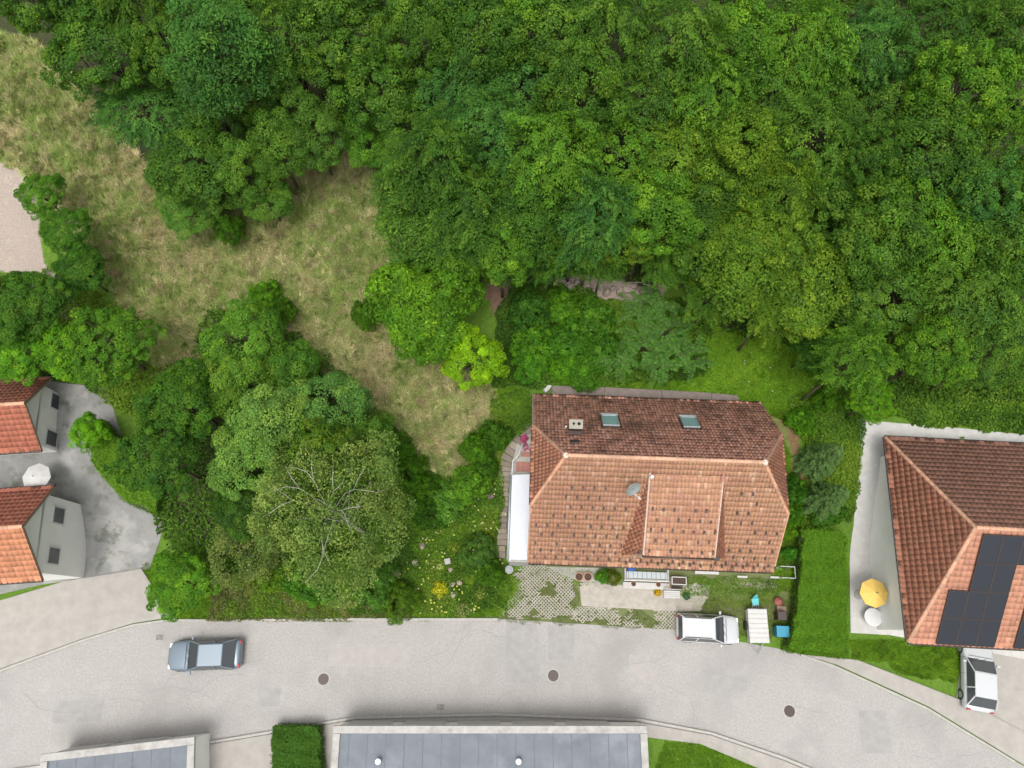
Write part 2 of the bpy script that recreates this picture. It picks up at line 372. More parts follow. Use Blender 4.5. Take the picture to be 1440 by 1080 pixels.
def kerb_line(pts):
    root = empty('kerb', gat(*pts[0]), kind='structure'); r0 = root.location.copy()
    me = MB().box(0, 0, 0, 1, 0.14, 0.16).mesh('kerb_stone', M['kerb'])
    for c, ln, ang in kerb(pts):
        o = link('kerb_stone', me, root, (c.x - r0.x, c.y - r0.y, c.z - r0.z + 0.065), (0, 0, ang), (ln - 0.015, 1, 1))
kerb_line([(-60, 953), (0, 944), (120, 900), (190, 879), (240, 872)])
kerb_line([(700, 1004), (900, 1012), (1000, 1031), (1100, 1065), (1180, 1098)])
kerb_line([(-60, 1093), (200, 1059), (330, 1038), (500, 1009), (700, 1004)])
kerb_line([(1125, 921), (1172, 937), (1302, 996), (1425, 1071)])
kerb_line([(244, 872), (300, 873), (500, 871), (700, 871)])
def road_bits():
    rd = [o for o in bpy.data.objects if o.name == 'road'][0]; rr_ = random.Random(12)
    pm_ = mat('asphalt_patch', (0.268, 0.258, 0.248), 0.92, .15, 2, .3, 60); pm2 = mat('asphalt_patch_pale', (0.315, 0.292, 0.277), 0.92, .12, 2, .3, 60); cm = mat('crack_seal', (0.215, 0.21, 0.20), .7, .1, 5, .1, 40)
    for (x, y, w, d, m_) in [(735, 918, 2.0, 3.4, pm_), (520, 920, 5.2, 1.4, pm2), (790, 905, 1.5, 2.0, pm_), (900, 940, 1.2, 1.6, pm2), (110, 1000, 3.0, 1.2, pm_), (1230, 1030, 1.6, 2.4, pm_), (380, 980, 1.2, 1.0, pm_), (1020, 960, 2.6, 1.0, pm_)]:
        p = gat(x, y); q = [(p.x + sx * w / 2 + rr_.uniform(-.1, .1), p.y + sy * d / 2 + rr_.uniform(-.1, .1)) for sx, sy in ((-1, -1), (1, -1), (1, 1), (-1, 1))]
        MB().prism(q, .0, .017 + rr_.random() * .002).build('asphalt_patch', m_, rd)
    for k in range(20):
        x = rr_.uniform(-20, 1400); y = (rr_.uniform(892, 1000) if 250 < x < 1050 else rr_.uniform(960, 1010)) + max(0, (x - 1050) * .28); p = gat(x, y); a = rr_.choice([0, 0, math.pi / 2]) + rr_.gauss(0, .25); pts = []
        for i in range(rr_.randint(5, 14)):
            pts.append((p.x, p.y)); a += rr_.gauss(0, .28); p = Vector((p.x + math.cos(a) * .35, p.y + math.sin(a) * .3, 0))
        mb = MB()
        for (x0, y0), (x1, y1) in zip(pts[:-1], pts[1:]):
            L2 = math.hypot(x1 - x0, y1 - y0); nx_, ny_ = -(y1 - y0) / L2 * .014, (x1 - x0) / L2 * .014
            mb.face([(x0 - nx_, y0 - ny_, .021), (x1 - nx_, y1 - ny_, .021), (x1 + nx_, y1 + ny_, .021), (x0 + nx_, y0 + ny_, .021)])
        mb.build('crack', cm, rd)
    for (x, y, lab) in [(455, 955, 'round iron manhole cover in the road left of the middle'), (778, 950, 'round iron manhole cover in the road below the house'), (1110, 1000, 'round iron manhole cover in the bend of the road')]:
        p = gat(x, y); o = empty('manhole_cover', (p.x, p.y, .02), 0, lab, 'manhole cover'); MB().lathe([(.42, -.01), (.42, .008), (.34, .008)], 24).build('rim', M['concrete'], o); l_ = MB().lathe([(.33, 0), (.33, .012)], 24)
        l_.build('lid', M['dark_metal'], o)
    for (x, y, lab) in [(620, 994, 'square gully grating at the far kerb of the street'), (225, 896, 'square gully grating at the street corner')]:
        p = gat(x, y); o = empty('gully_grating', (p.x, p.y, .02), 0, lab, 'drain'); MB().box(0, 0, .002, .5, .4, .012).build('frame', M['concrete'], o)
        for i in range(6): MB().box(-.19 + i * .076, 0, .012, .035, .34, .012).build('bar', M['dark_metal'], o)
road_bits()
sheet('gravel_path', TRACK, 0.01, M['path_gravel'])
sheet('courtyard_paving', [(58, 535), (150, 545), (170, 610), (230, 740), (210, 800), (60, 822), (-60, 850), (-60, 535)], 0.03, M['courtyard'])
sheet('neighbour_terrace', [(1208, 590), (1450, 612), (1560, 640), (1560, 905), (1460, 930), (1250, 893), (1196, 890), (1200, 740)], 0.03, M['pale_concrete'])
sheet('neighbour_drive', [(1352, 912), (1600, 912), (1600, 1120), (1440, 1050), (1345, 980)], 0.02, M['pavement'])
sheet('yard_gravel', [(296 + 455, 792), (1110, 806), (1112, 868), (960, 888), (700, 872), (716, 845), (735, 800)], 0.006, mat('yard_ground', (0.15, 0.15, 0.07), 0.95, 0.3, 5, 0.5, 30, col2=(0.10, 0.14, 0.04)))

# ------------------------------------------------------------------ foliage builders
GREEN = dict(
    forest=[(0.044, 0.122, 0.020), (0.060, 0.16, 0.024), (0.080, 0.195, 0.026), (0.034, 0.10, 0.022), (0.11, 0.22, 0.028)],
    robinia=[(0.077, 0.19, 0.045), (0.10, 0.235, 0.05), (0.14, 0.275, 0.055), (0.056, 0.15, 0.035)],
    walnut=[(0.070, 0.20, 0.02), (0.095, 0.26, 0.024), (0.13, 0.30, 0.028), (0.048, 0.15, 0.018)],
    lime=[(0.15, 0.34, 0.015), (0.20, 0.42, 0.018), (0.12, 0.28, 0.015)],
    birch=[(0.125, 0.235, 0.09), (0.165, 0.285, 0.10), (0.23, 0.34, 0.13), (0.08, 0.165, 0.06)],
    conifer=[(0.085, 0.18, 0.08), (0.115, 0.23, 0.10), (0.06, 0.135, 0.065)],
    bush=[(0.055, 0.135, 0.020), (0.075, 0.18, 0.024), (0.105, 0.22, 0.028), (0.04, 0.105, 0.018)],
)
for _k in GREEN: GREEN[_k] = [(c[0] * 1.22, c[1] * 1.08, c[2] * .62) for c in GREEN[_k]]
def branch_mesh(ends, trunk_h, rg, m, r0=0.16, lean=(0, 0)):
    t = MB(); tp = [(lean[0] * k ** 2 + rg.normal() * 0.05, lean[1] * k ** 2 + rg.normal() * 0.05, trunk_h * k) for k in np.linspace(0, 1, 6)]
    tp[0] = (0, 0, -0.3)
    t.tube(tp, [r0 * (1 - 0.8 * k) for k in np.linspace(0, 1, 6)], 8)
    b = MB()
    for e in ends:
        k = rg.uniform(0.35, 0.95); i = min(4, int(k * 5)); s0 = Vector(tp[i]).lerp(Vector(tp[i + 1]), k * 5 - i)
        e = Vector(e)
        if s0.z > e.z - 0.3: s0 = Vector(tp[2])
        mid = s0.lerp(e, 0.5) + Vector((rg.normal() * 0.12, rg.normal() * 0.12, 0.25 + rg.normal() * 0.1))
        b.tube([s0, s0.lerp(mid, 0.6), mid, e], [r0 * 0.3, r0 * 0.24, r0 * 0.16, 0.02], 5)
    return t.mesh('trunk', m, True, False), b.mesh('branches', m, True, False)
def make_tree(kind, seed, R_=3.0, th=9.0, ncl=120, nl=110, rc=0.6, L=0.2, W=0.11, pal='forest', flat=0.75, bark='bark', low=-0.35, style='ball', r0=0.16, hue=0.3, gap=0.8):
    rg = np.random.default_rng(seed)
    # clump centres on a lobed dome
    C0 = []; ph = rg.uniform(0, 6.28, 4); tries = 0
    while len(C0) < ncl and tries < 9000:
        tries += 1
        d = rg.normal(size=3); d /= np.linalg.norm(d)
        if d[2] < low: continue
        a = math.atan2(d[1], d[0])
        lob = 1 + 0.13 * math.sin(3 * a + ph[0]) + 0.10 * math.sin(5 * a + ph[1] + 3 * d[2]) + 0.07 * math.sin(8 * a + ph[2] - 5 * d[2])
        rr = R_ * lob * rg.uniform(0.5, 1.0) ** 0.45
        p = np.array([d[0] * rr, d[1] * rr, d[2] * rr * flat])
        if any(np.sum((p - q) ** 2) < (rc * gap) ** 2 for q in C0): continue
        C0.append(p)
    C0 = np.array(C0); base_z = th - R_ * flat * 0.55
    ends = C0[rg.permutation(len(C0))[:(7 if style == 'droop' else 26)]] * (0.72 if style == 'droop' else 0.88) + np.array([0, 0, base_z])
    trunk, br = branch_mesh(ends, th - 0.6, rg, M[bark], r0)
    n = len(C0) * nl; ci = np.repeat(np.arange(len(C0)), nl)
    out = unit(C0 + np.array([0, 0, R_ * 0.5]))
    cs = rg.uniform(0.65, 1.25, len(C0))[ci][:, None] * rc
    d = unit(rg.normal(size=(n, 3)))
    flip = (d * out[ci]).sum(1) < -0.25; d[flip] *= -1
    u = rg.uniform(0.3, 1, (n, 1)) ** 0.4
    if style == 'rosette':
        a = rg.uniform(0, 2 * np.pi, n); nsp = 9; a = np.round(a / (2 * np.pi) * nsp) / nsp * 2 * np.pi + rg.normal(size=n) * 0.09 + ci
        rad = rg.uniform(0.1, 1, n); lay = rg.integers(0, 3, n)
        hd = np.stack([np.cos(a + lay * .6), np.sin(a + lay * .6), np.zeros(n)], 1)
        P = C0[ci] + hd * cs * rad[:, None] * 1.15; P[:, 2] += (0.30 - 0.55 * rad ** 2) * cs[:, 0] - lay * 0.28 * cs[:, 0]
        side = np.cross(hd, [0, 0, 1.0]) * (rg.integers(0, 2, (n, 1)) * 2 - 1)
        P += side * 0.05
        Nn = unit(np.array([0, 0, 1.0]) + hd * rad[:, None] * 0.6 + rg.normal(size=(n, 3)) * 0.25); Td = side + hd * 0.7 + rg.normal(size=(n, 3)) * 0.2
    elif style == 'spray':
        ha = np.arctan2(C0[:, 1], C0[:, 0]) + rg.normal(size=len(C0)) * .55
        ax = np.stack([np.cos(ha), np.sin(ha), -0.15 + rg.normal(size=len(C0)) * .2], 1)[ci]; bx = np.cross(ax, [0, 0, 1.0]); bx = unit(bx)
        a1 = rg.uniform(-1, 1, (n, 1)); w1 = rg.normal(size=(n, 1)) * .30 * (1.15 - np.abs(a1)); row = np.round(a1 * 5) / 5
        a1 = row + rg.normal(size=(n, 1)) * .05 - np.abs(w1) * .35
        P = C0[ci] + ax * a1 * cs * 1.35 + bx * w1 * cs * 1.5; P[:, 2] += (.18 - .30 * a1[:, 0] ** 2 - 1.3 * w1[:, 0] ** 2) * cs[:, 0] + rg.normal(size=n) * .05
        Nn = np.array([0, 0, 1.0]) + ax * .3 + bx * w1 * 1.5 + rg.normal(size=(n, 3)) * .28; Td = bx * np.sign(w1) + ax * .8 + rg.normal(size=(n, 3)) * .25
    elif style == 'droop':
        P = C0[ci] + d * u * cs; P[:, 2] -= rg.random(n) ** 1.5 * 0.7
        Nn = rg.normal(size=(n, 3)) + np.array([0, 0, 0.8]); Td = rg.normal(size=(n, 3)) * 0.5 - np.array([0, 0, 0.6])
    else:
        P = C0[ci] + d * u * cs * np.array([1, 1, 0.75])
        Nn = d * 0.55 + out[ci] * 0.35 + rg.normal(size=(n, 3)) * 0.42 + np.array([0, 0, 0.35])
        Td = d + rg.normal(size=(n, 3)) * 0.7
    cols = blend_cols(GREEN[pal], len(C0), rg, 0.10)[ci]
    cols = cols * (1 - hue) + blend_cols(GREEN[pal], n, rg, 0.35) * hue
    pale = rg.random(n) < .05; cols[pale] = cols[pale] * np.array([1.9, 1.5, 1.3])
    P = P + np.array([0, 0, base_z])
    V, Fq, CC = leaf_arrays(P, Nn, L * rg.uniform(0.7, 1.25, n), W * rg.uniform(0.7, 1.25, n), cols, rg, Td)
    return dict(trunk=trunk, branches=br, crown=arrmesh('crown', V, Fq, M['leaf'], CC), top=th + R_ * flat * 0.4, R=R_, mid=base_z + R_ * flat * 0.35)
PROTO = dict(
    forest=[make_tree('f', 10 + i, 3.1, 10.5, 125, 150, 0.6, 0.19, 0.11, 'forest', flat=.85) for i in range(3)] + [make_tree('f', 20, 3.1, 10.5, 190, 95, 0.42, 0.16, 0.10, 'forest', flat=.8, gap=.85), make_tree('f', 21, 3.1, 10.5, 95, 200, .75, .22, .12, 'forest', flat=.95, gap=.8)],
    spray=[make_tree('y', 30 + i, 3.1, 10.5, 150, 120, 0.6, 0.17, 0.085, 'forest', flat=.9, style='spray', gap=.75) for i in range(3)],
    robinia=[make_tree('r', 40 + i, 2.6, 6.2, 50, 320, 0.72, 0.16, 0.085, 'robinia', flat=0.95, gap=1.0) for i in range(3)],
    feather=[make_tree('e', 60 + i, 3.0, 10.0, 90, 170, 0.78, 0.25, 0.085, 'forest', flat=0.95, style='rosette', gap=.85) for i in range(2)],
    walnut=[make_tree('w', 80, 3.25, 5.5, 140, 125, 0.6, 0.28, 0.10, 'walnut', flat=0.65)],
    lime=[make_tree('l', 90, 1.55, 4.2, 60, 170, 0.42, 0.15, 0.085, 'lime', flat=1.0, r0=0.08)],
    birch=[make_tree('b', 95, 4.2, 10.5, 175, 150, 0.75, 0.15, 0.09, 'birch', flat=0.6, bark='birch_bark', style='droop', r0=0.17)],
    loose=[make_tree('o', 97, 2.6, 6, 80, 110, 0.6, 0.14, 0.09, 'birch', flat=0.7, style='droop')],
    bush=[make_tree('u', 100 + i, 1.3, 1.25, 60, 95, 0.36, 0.15, 0.09, 'bush', flat=0.8, low=-0.2, r0=0.05) for i in range(3)],
    smallleaf=[make_tree('s', 110 + i, 1.3, 1.2, 70, 120, 0.3, 0.09, 0.06, 'bush', flat=0.75, low=-0.2, r0=0.05) for i in range(2)],
)
def tree(name, kind, var, px, py, Rpx, label, cat='tree', group=None, tint=(1, 1, 1), hscale=1.0, h=None):
    p = PROTO[kind][var % len(PROTO[kind])]
    # size from the pixel radius, at the crown's real height
    s = 1.0
    for _ in range(6):
        zs = s * hscale if h is None else h
        g = gat(px, py, p['mid'] * zs); dist = HC - g.z - p['mid'] * zs
        tt = -(py - 540) / F_PX; sc = F_PX * (math.cos(PITCH) - tt * math.sin(PITCH)) / dist
        s = Rpx / sc / p['R']
    zs = s * hscale if h is None else h
    root = empty(name, g, random.uniform(0, 6.28), label, cat, group); root.scale = (s, s, zs)
    link('trunk', p['trunk'], root)
    if kind not in ('bush', 'smallleaf'): link('branches', p['branches'], root)
    c = link('crown' if cat == 'tree' else 'foliage', p['crown'], root); c.color = (*tint, 1)
    return root

# ------------------------------------------------------------------ the wood: rows of individual trees
ORD = ['first', 'second', 'third', 'fourth', 'fifth', 'sixth', 'seventh', 'eighth', 'ninth', 'tenth', 'eleventh', 'twelfth', 'thirteenth', 'fourteenth', 'fifteenth', 'sixteenth', 'seventeenth', 'eighteenth']
ROWS = [
    ('topmost row of the wood', -38, [30, 100, 180, 265, 360, 455, 550, 645, 740, 835, 930, 1025, 1120, 1215, 1310, 1405, 1490]),
    ('second row of the wood', 42, [150, 225, 310, 400, 492, 585, 680, 770, 865, 955, 1050, 1145, 1240, 1335, 1430]),
    ('third row of the wood', 125, [205, 275, 555, 640, 730, 818, 905, 995, 1085, 1175, 1265, 1360, 1450]),
    ('fourth row of the wood', 205, [262, 610, 695, 785, 872, 960, 1048, 1138, 1230, 1320, 1412]),
    ('fifth row of the wood', 280, [585, 668, 752, 840, 925, 1012, 1100, 1190, 1285, 1380, 1475]),
    ('sixth row of the wood', 343, [640, 715, 800, 895, 985, 1070, 1155, 1245, 1340, 1430]),
    ('row above the green lawn', 400, [1070, 1125, 1180, 1275, 1370, 1460]),
    ('lowest row of the wood', 498, [1215, 1310, 1405]),
]
LOOK = [('deep green', (0.80, 0.88, 1.1)), ('mid green', (1.05, 1.05, 1.3)), ('yellowish green', (1.38, 1.2, 1.1)), ('bright green', (1.25, 1.32, 1.2)), ('cool green', (0.85, 1.05, 1.9))]
rt = random.Random(5)
for ri, (rname, ry, xs) in enumerate(ROWS):
    for i, xx in enumerate(xs):
        x = xx + rt.uniform(-12, 12); y = ry + rt.uniform(-20, 20)
        if ri == 5 and i < 4: y -= 26
        if ri == 5 and i == 4: y -= 14
        if ri == 6 and i == 0: y -= 22
        if 870 < x < 1130 and 190 < y < 460: li = rt.choice([2, 3, 1, 2])
        elif x < 620: li = rt.choice([0, 4, 1])
        else: li = rt.choice([0, 1, 1, 3, 4])
        q_ = rt.random(); kind = 'feather' if q_ < 0.17 else 'spray' if q_ < .62 else 'forest'
        form = {'feather': 'feathery', 'spray': 'loose', 'forest': 'dense'}[kind]
        tree('deciduous_tree', kind, rt.randrange(5), x, y, rt.uniform(50, 72) if ri < 7 else 46,
             '%s %s tree, %s from the left in the %s' % (form, LOOK[li][0], ORD[i], rname), 'tree', 'deciduous trees of the wood', LOOK[li][1], h=rt.uniform(0.74, 1.14) * (0.85 if ri >= 5 else .58 if (x < 330 and ri in (2, 3)) else 1))
# robinia group, upper left, and trees round the meadow
for (k, v, x, y, r, tint, lab, h) in [
    ('robinia', 0, 350, 118, 42, (1.0, 1.05, .9), 'light green robinia with rosette clumps at the upper left corner of the robinia group', .95),
    ('robinia', 1, 425, 125, 50, (.9, .95, .95), 'robinia with starry leaf clumps, middle of the top of the robinia group', 1),
    ('robinia', 2, 490, 100, 36, (.7, .75, .85), 'dark robinia between the robinia group and the dense wood', .8),  # one dark leaf tint over the whole crown
    ('robinia', 0, 440, 180, 46, (.8, .86, .9), 'robinia leaning over the top edge of the dry meadow', .9),
    ('robinia', 1, 385, 195, 42, (.95, 1, .9), 'robinia in the middle of the group, left of the meadow tip', .95),
    ('robinia', 2, 345, 235, 38, (.95, 1, .9), 'narrow robinia above the drooping one at the meadow corner', .9),
    ('robinia', 0, 372, 272, 32, (.9, 1, .9), 'low robinia reaching down into the meadow corner', .6),
    ('robinia', 1, 300, 175, 40, (.6, .7, .8), 'dark robinia at the left edge of the robinia group', .75),
    ('robinia', 2, 514, 185, 33, (1.0, 1.25, .85), 'fresh bright green robinia at the right tip of the meadow', .75),
    ('robinia', 1, 290, 255, 40, (.75, .85, .85), 'dull green robinia standing left of the meadow corner', .6),
    ('feather', 0, 575, 232, 45, (1.05, 1.1, 1.1), 'pale feathery ash tree at the left edge of the wood beside the meadow', .75),
    ('feather', 1, 620, 270, 45, (.9, 1.0, 1.1), 'feathery ash tree above the bright walnut tree', .72),
    ('robinia', 0, 262, 285, 40, (.85, 1, .9), 'low robinia at the lower left end of the robinia group', .5),
    ('robinia', 2, 240, 235, 30, (.75, .9, .9), 'low dark robinia beside the upper edge of the long meadow', .5),
    ('spray', 1, 1000, 415, 36, (1.15, 1.15, 1.1), 'low yellowish tree above the upper left corner of the lawn', .5),
    ('spray', 2, 940, 366, 34, (1.0, 1.1, 1.1), 'low loose tree above the right part of the rock outcrop', .5),
    ('spray', 0, 850, 362, 32, (.95, 1.05, 1.1), 'low loose tree above the middle of the rock outcrop', .5),
    ('spray', 1, 775, 362, 34, (.85, 1.0, 1.1), 'low loose tree at the upper left of the rock outcrop', .5),
    ('spray', 2, 715, 362, 32, (.85, .95, 1.1), 'low loose tree above the brown soil patch', .5),
    ('walnut', 0, 597, 418, 73, (1, 1, 1), 'broad bright green walnut tree standing on the edge of the meadow', 1),
    ('lime', 0, 664, 501, 37, (1, 1, 1), 'small vivid lime green tree right below the broad walnut tree', 1),
    ('robinia', 0, 345, 475, 52, (.95, 1.1, .8), 'bright green tree at the upper end of the left grove', .8),
    ('robinia', 1, 400, 520, 40, (.8, .95, .8), 'dark green tree behind the maple of the left grove', .6),
    ('robinia', 2, 330, 535, 45, (1.1, 1.1, .9), 'light green tree at the left side of the grove below the bright one', .8),
    ('robinia', 0, 455, 575, 52, (1.05, 1.15, 1.7), 'bluish green tree at the right side of the left grove beside the meadow', .85),
    ('robinia', 1, 385, 590, 52, (1.5, 1.35, 1.9), 'large pale green tree in the middle of the left grove', .95),
    ('robinia', 2, 345, 640, 50, (1.35, 1.3, 1.7), 'pale green tree above the dark gap left of the birch', .85),
    ('robinia', 0, 500, 625, 48, (.85, .95, .8), 'dull green tree between the left grove and the meadow, above the birch', .7),
    ('forest', 2, 455, 640, 50, (1.1, 1.0, 1.0), 'olive green tree directly above the birch', .75),
    ('forest', 1, 340, 710, 42, (.55, .65, .7), 'dark green low tree left of the birch', .45),
    ('birch', 0, 462, 715, 100, (1, 1, 1), 'wide olive birch with white limbs radiating from its centre', 1),
    ('loose', 0, 335, 775, 45, (1.0, .9, 1.0), 'straggly olive grey tree below the dark low tree', .6),
    ('forest', 3, 215, 640, 55, (.7, .85, 1.0), 'dark green tree between the left courtyard and the grove', .7),
    ('forest', 0, 250, 560, 50, (.8, .95, .9), 'green tree on the left flank of the grove, upper of the two beside the grove', .6),
    ('forest', 1, 90, 320, 32, (.75, .95, .9), 'small round tree at the upper end of the hedge row by the gravel track', .35),
    ('forest', 4, 110, 375, 30, (.65, .85, .9), 'small dark tree at the lower end of the hedge row by the gravel track', .35),
    ('forest', 2, 55, 270, 30, (.9, 1.1, .8), 'small light green tree nearest the bend of the gravel track', .3),
    ('forest', 0, 25, 425, 52, (.75, .9, .9), 'dark tree above the left red roofed house', .5),
    ('forest', 3, 150, 480, 58, (.95, 1.1, .8), 'broad green tree between the gravel track and the courtyard', .5),
    ('forest', 1, 90, 490, 40, (1.3, 1.5, .8), 'yellow green tree just above the left courtyard', .4),
    ('forest', 2, 15, 495, 40, (1.2, 1.5, .8), 'vivid green tree touching the upper edge of the left house', .4),
    ('forest', 4, 122, 605, 22, (1.6, 1.9, .8), 'small bright yellow green round tree in the left courtyard', .3),
    ('forest', 2, 250, 820, 42, (1.1, 1.3, .8), 'green tree on the street corner by the silver car', .35),
    ('spray', 1, 1088, 430, 42, (1.4, 1.2, 1.0), 'yellow tipped tree overhanging the top of the green lawn', .7),
    ('forest', 2, 1152, 480, 34, (.6, .8, .9), 'dark green tree at the upper right corner of the lawn', .45),
    ('forest', 3, 1230, 560, 30, (1.3, 1.5, .7), 'fresh green tree at the upper left corner of the solar panel house', .4),
]:
    tree('birch_tree' if k == 'birch' else 'walnut_tree' if k == 'walnut' else 'deciduous_tree', k, v, x, y, r, lab, 'tree', None, tint, h=h)
# white limbs radiating above the birch crown
def birch_limbs():
    b = [o for o in bpy.data.objects if o.name.startswith('birch_tree')][0]
    mb = MB(); rg = random.Random(3)
    for a, l in [(2.75, 3.3), (3.15, 3.3), (2.2, 3.0), (.95, 1.9), (.4, 3.9), (-.5, 2.4), (-1.65, 4.4)]:
        pts = []; z0 = 8.9
        for i in range(7):
            k = i / 6; aa = a + 0.22 * math.sin(k * 5 + a)
            pts.append((math.cos(aa) * l * k, math.sin(aa) * l * k, z0 + 3.4 * math.sin(k * 1.9) - 0.6 * k))
        mb.tube(pts, [0.03 * (1 - 0.8 * i / 6) for i in range(7)], 6)
        for s in ((-1,) if a > 1 else (1,)):
            q = Vector(pts[3]); a2 = a + s * 0.6; mb.tube([q, q + Vector((math.cos(a2) * .6, math.sin(a2) * .6, .5)), q + Vector((math.cos(a2) * 1.4, math.sin(a2) * 1.4, .6))], [.02, .014, .006], 4)
    o = mb.build('white_limbs', M['birch_bark'], b, smooth=True); o.rotation_euler = (0, 0, -b.rotation_euler.z)
birch_limbs()

# conifer with flat sprays
def conifer(px, py, label, s=1.0, hh=6.5):
    g = gat(px, py, 3.0); rg = np.random.default_rng(int(px)); root = empty('conifer', g, 0.3, label, 'tree')
    MB().tube([(0, 0, -.2), (0, 0, hh * .5), (0, 0, hh)], [.14, .09, .02], 8).build('trunk', M['bark'], root, smooth=True)
    P = []; N_ = []; T_ = []; bm_ = MB()
    nb = 85
    for i in range(nb):
        k = i / nb; z = hh * (0.12 + 0.86 * k); l = s * 1.9 * (1 - k) ** 0.8 + 0.2; a = i * 2.4 + rg.normal() * .2
        u = np.array([math.cos(a), math.sin(a), 0]); v = np.array([-math.sin(a), math.cos(a), 0])
        m_ = int(150 * l) + 20; t = rg.random(m_) ** 0.7; w = (rg.random(m_) * 2 - 1) * 0.42 * l * np.sin(np.clip(1 - t, 0.05, 1) * 1.9) * 0.75
        w = np.round(w / .07) * .07 + rg.normal(size=m_) * .012
        p = np.outer(t * l - np.abs(w) * -.3, u) + np.outer(w, v); p[:, 2] = z + 0.15 * l * t - 0.35 * l * t ** 2 + rg.normal(size=m_) * .03
        P.append(p); N_.append(np.tile([0, 0, 1.0], (m_, 1)) + rg.normal(size=(m_, 3)) * .25); T_.append(np.outer(np.ones(m_), u) + np.outer(np.sign(w), v) * .8)
        bm_.tube([(0, 0, z), tuple(u * l * .5 + [0, 0, z + .0]), tuple(u * l + [0, 0, z - .2 * l])], [.03, .02, .008], 4)
    P = np.concatenate(P); N_ = np.concatenate(N_); T_ = np.concatenate(T_); n = len(P)
    V, Fq, CC = leaf_arrays(P, N_, 0.2 * rg.uniform(.7, 1.2, n), 0.05, blend_cols(GREEN['conifer'], n, rg, .18), rg, T_)
    bm_.build('branches', M['bark'], root); c = link('crown', arrmesh('crown', V, Fq, M['leaf'], CC), root)
conifer(1166, 640, 'upper blue green conifer with flat sprays beside the hedge', 0.58, 4.6)
conifer(1172, 698, 'lower blue green conifer with flat sprays above the bright hedge', 0.62, 4.8)

# sumac clumps with long arching pinnate leaves
def sumac(px, py, label, n=16, l=1.5, h=1.6, tint=(1, 1, 1)):
    g = gat(px, py, h * .7); rg = np.random.default_rng(int(px * 3 + py)); root = empty('sumac_shrub', g, 0, label, 'shrub', 'sumac shrubs')
    stem = MB(); P = []; N_ = []; T_ = []
    for i in range(n):
        a = i * 2.4 + rg.normal() * .3; c = np.array([rg.normal() * .35, rg.normal() * .35, h * rg.uniform(.6, 1)]); ll = l * rg.uniform(.7, 1.1)
        u = np.array([math.cos(a), math.sin(a), 0]); v = np.array([-u[1], u[0], 0]); pts = []
        for k in np.linspace(0, 1, 7): pts.append(tuple(c + u * ll * k + np.array([0, 0, .45 * ll * math.sin(k * 2.2) - .35 * k * ll])))
        stem.tube(pts, [.018] * 6 + [.006], 4); stem.tube([(0, 0, 0), tuple(c * .6), tuple(c)], [.04, .03, .02], 5)
        for k in np.linspace(.12, 1, 13):
            q = np.array(pts[0]) * 0 + c + u * ll * k + np.array([0, 0, .45 * ll * math.sin(k * 2.2) - .35 * k * ll]); w = .26 * math.sin(.35 + k * 2.5)
            for s in (-1, 1):
                P.append(q + v * s * w * .5 + u * .04); T_.append(v * s + u * .35 + np.array([0, 0, -.25])); N_.append(np.array([0, 0, 1.0]) + rg.normal(size=3) * .18)
    n_ = len(P)
    V, Fq, CC = leaf_arrays(np.array(P), np.array(N_), .30, .085, blend_cols([(.06, .17, .025), (.085, .22, .03), (.11, .26, .035)], n_, rg, .12), rg, np.array(T_))
    stem.build('stem', M['bark'], root); c = link('foliage', arrmesh('foliage', V, Fq, M['leaf'], CC), root); c.color = (*tint, 1)
for (x, y, lab) in [(900, 445, 'sumac shrub with long feather leaves, just below the rock outcrop'), (925, 432, 'sumac shrub under the right end of the rock outcrop'),
                    (938, 470, 'sumac shrub in the middle of the sumac patch'), (905, 485, 'sumac shrub at the left side of the sumac patch'),
                    (965, 500, 'sumac shrub at the lower right, next to the open lawn'), (930, 512, 'lowest sumac shrub, nearest to the roof'),
                    (870, 505, 'sumac shrub at the lower left, above the chimney side skylight')]:
    sumac(x, y, lab)

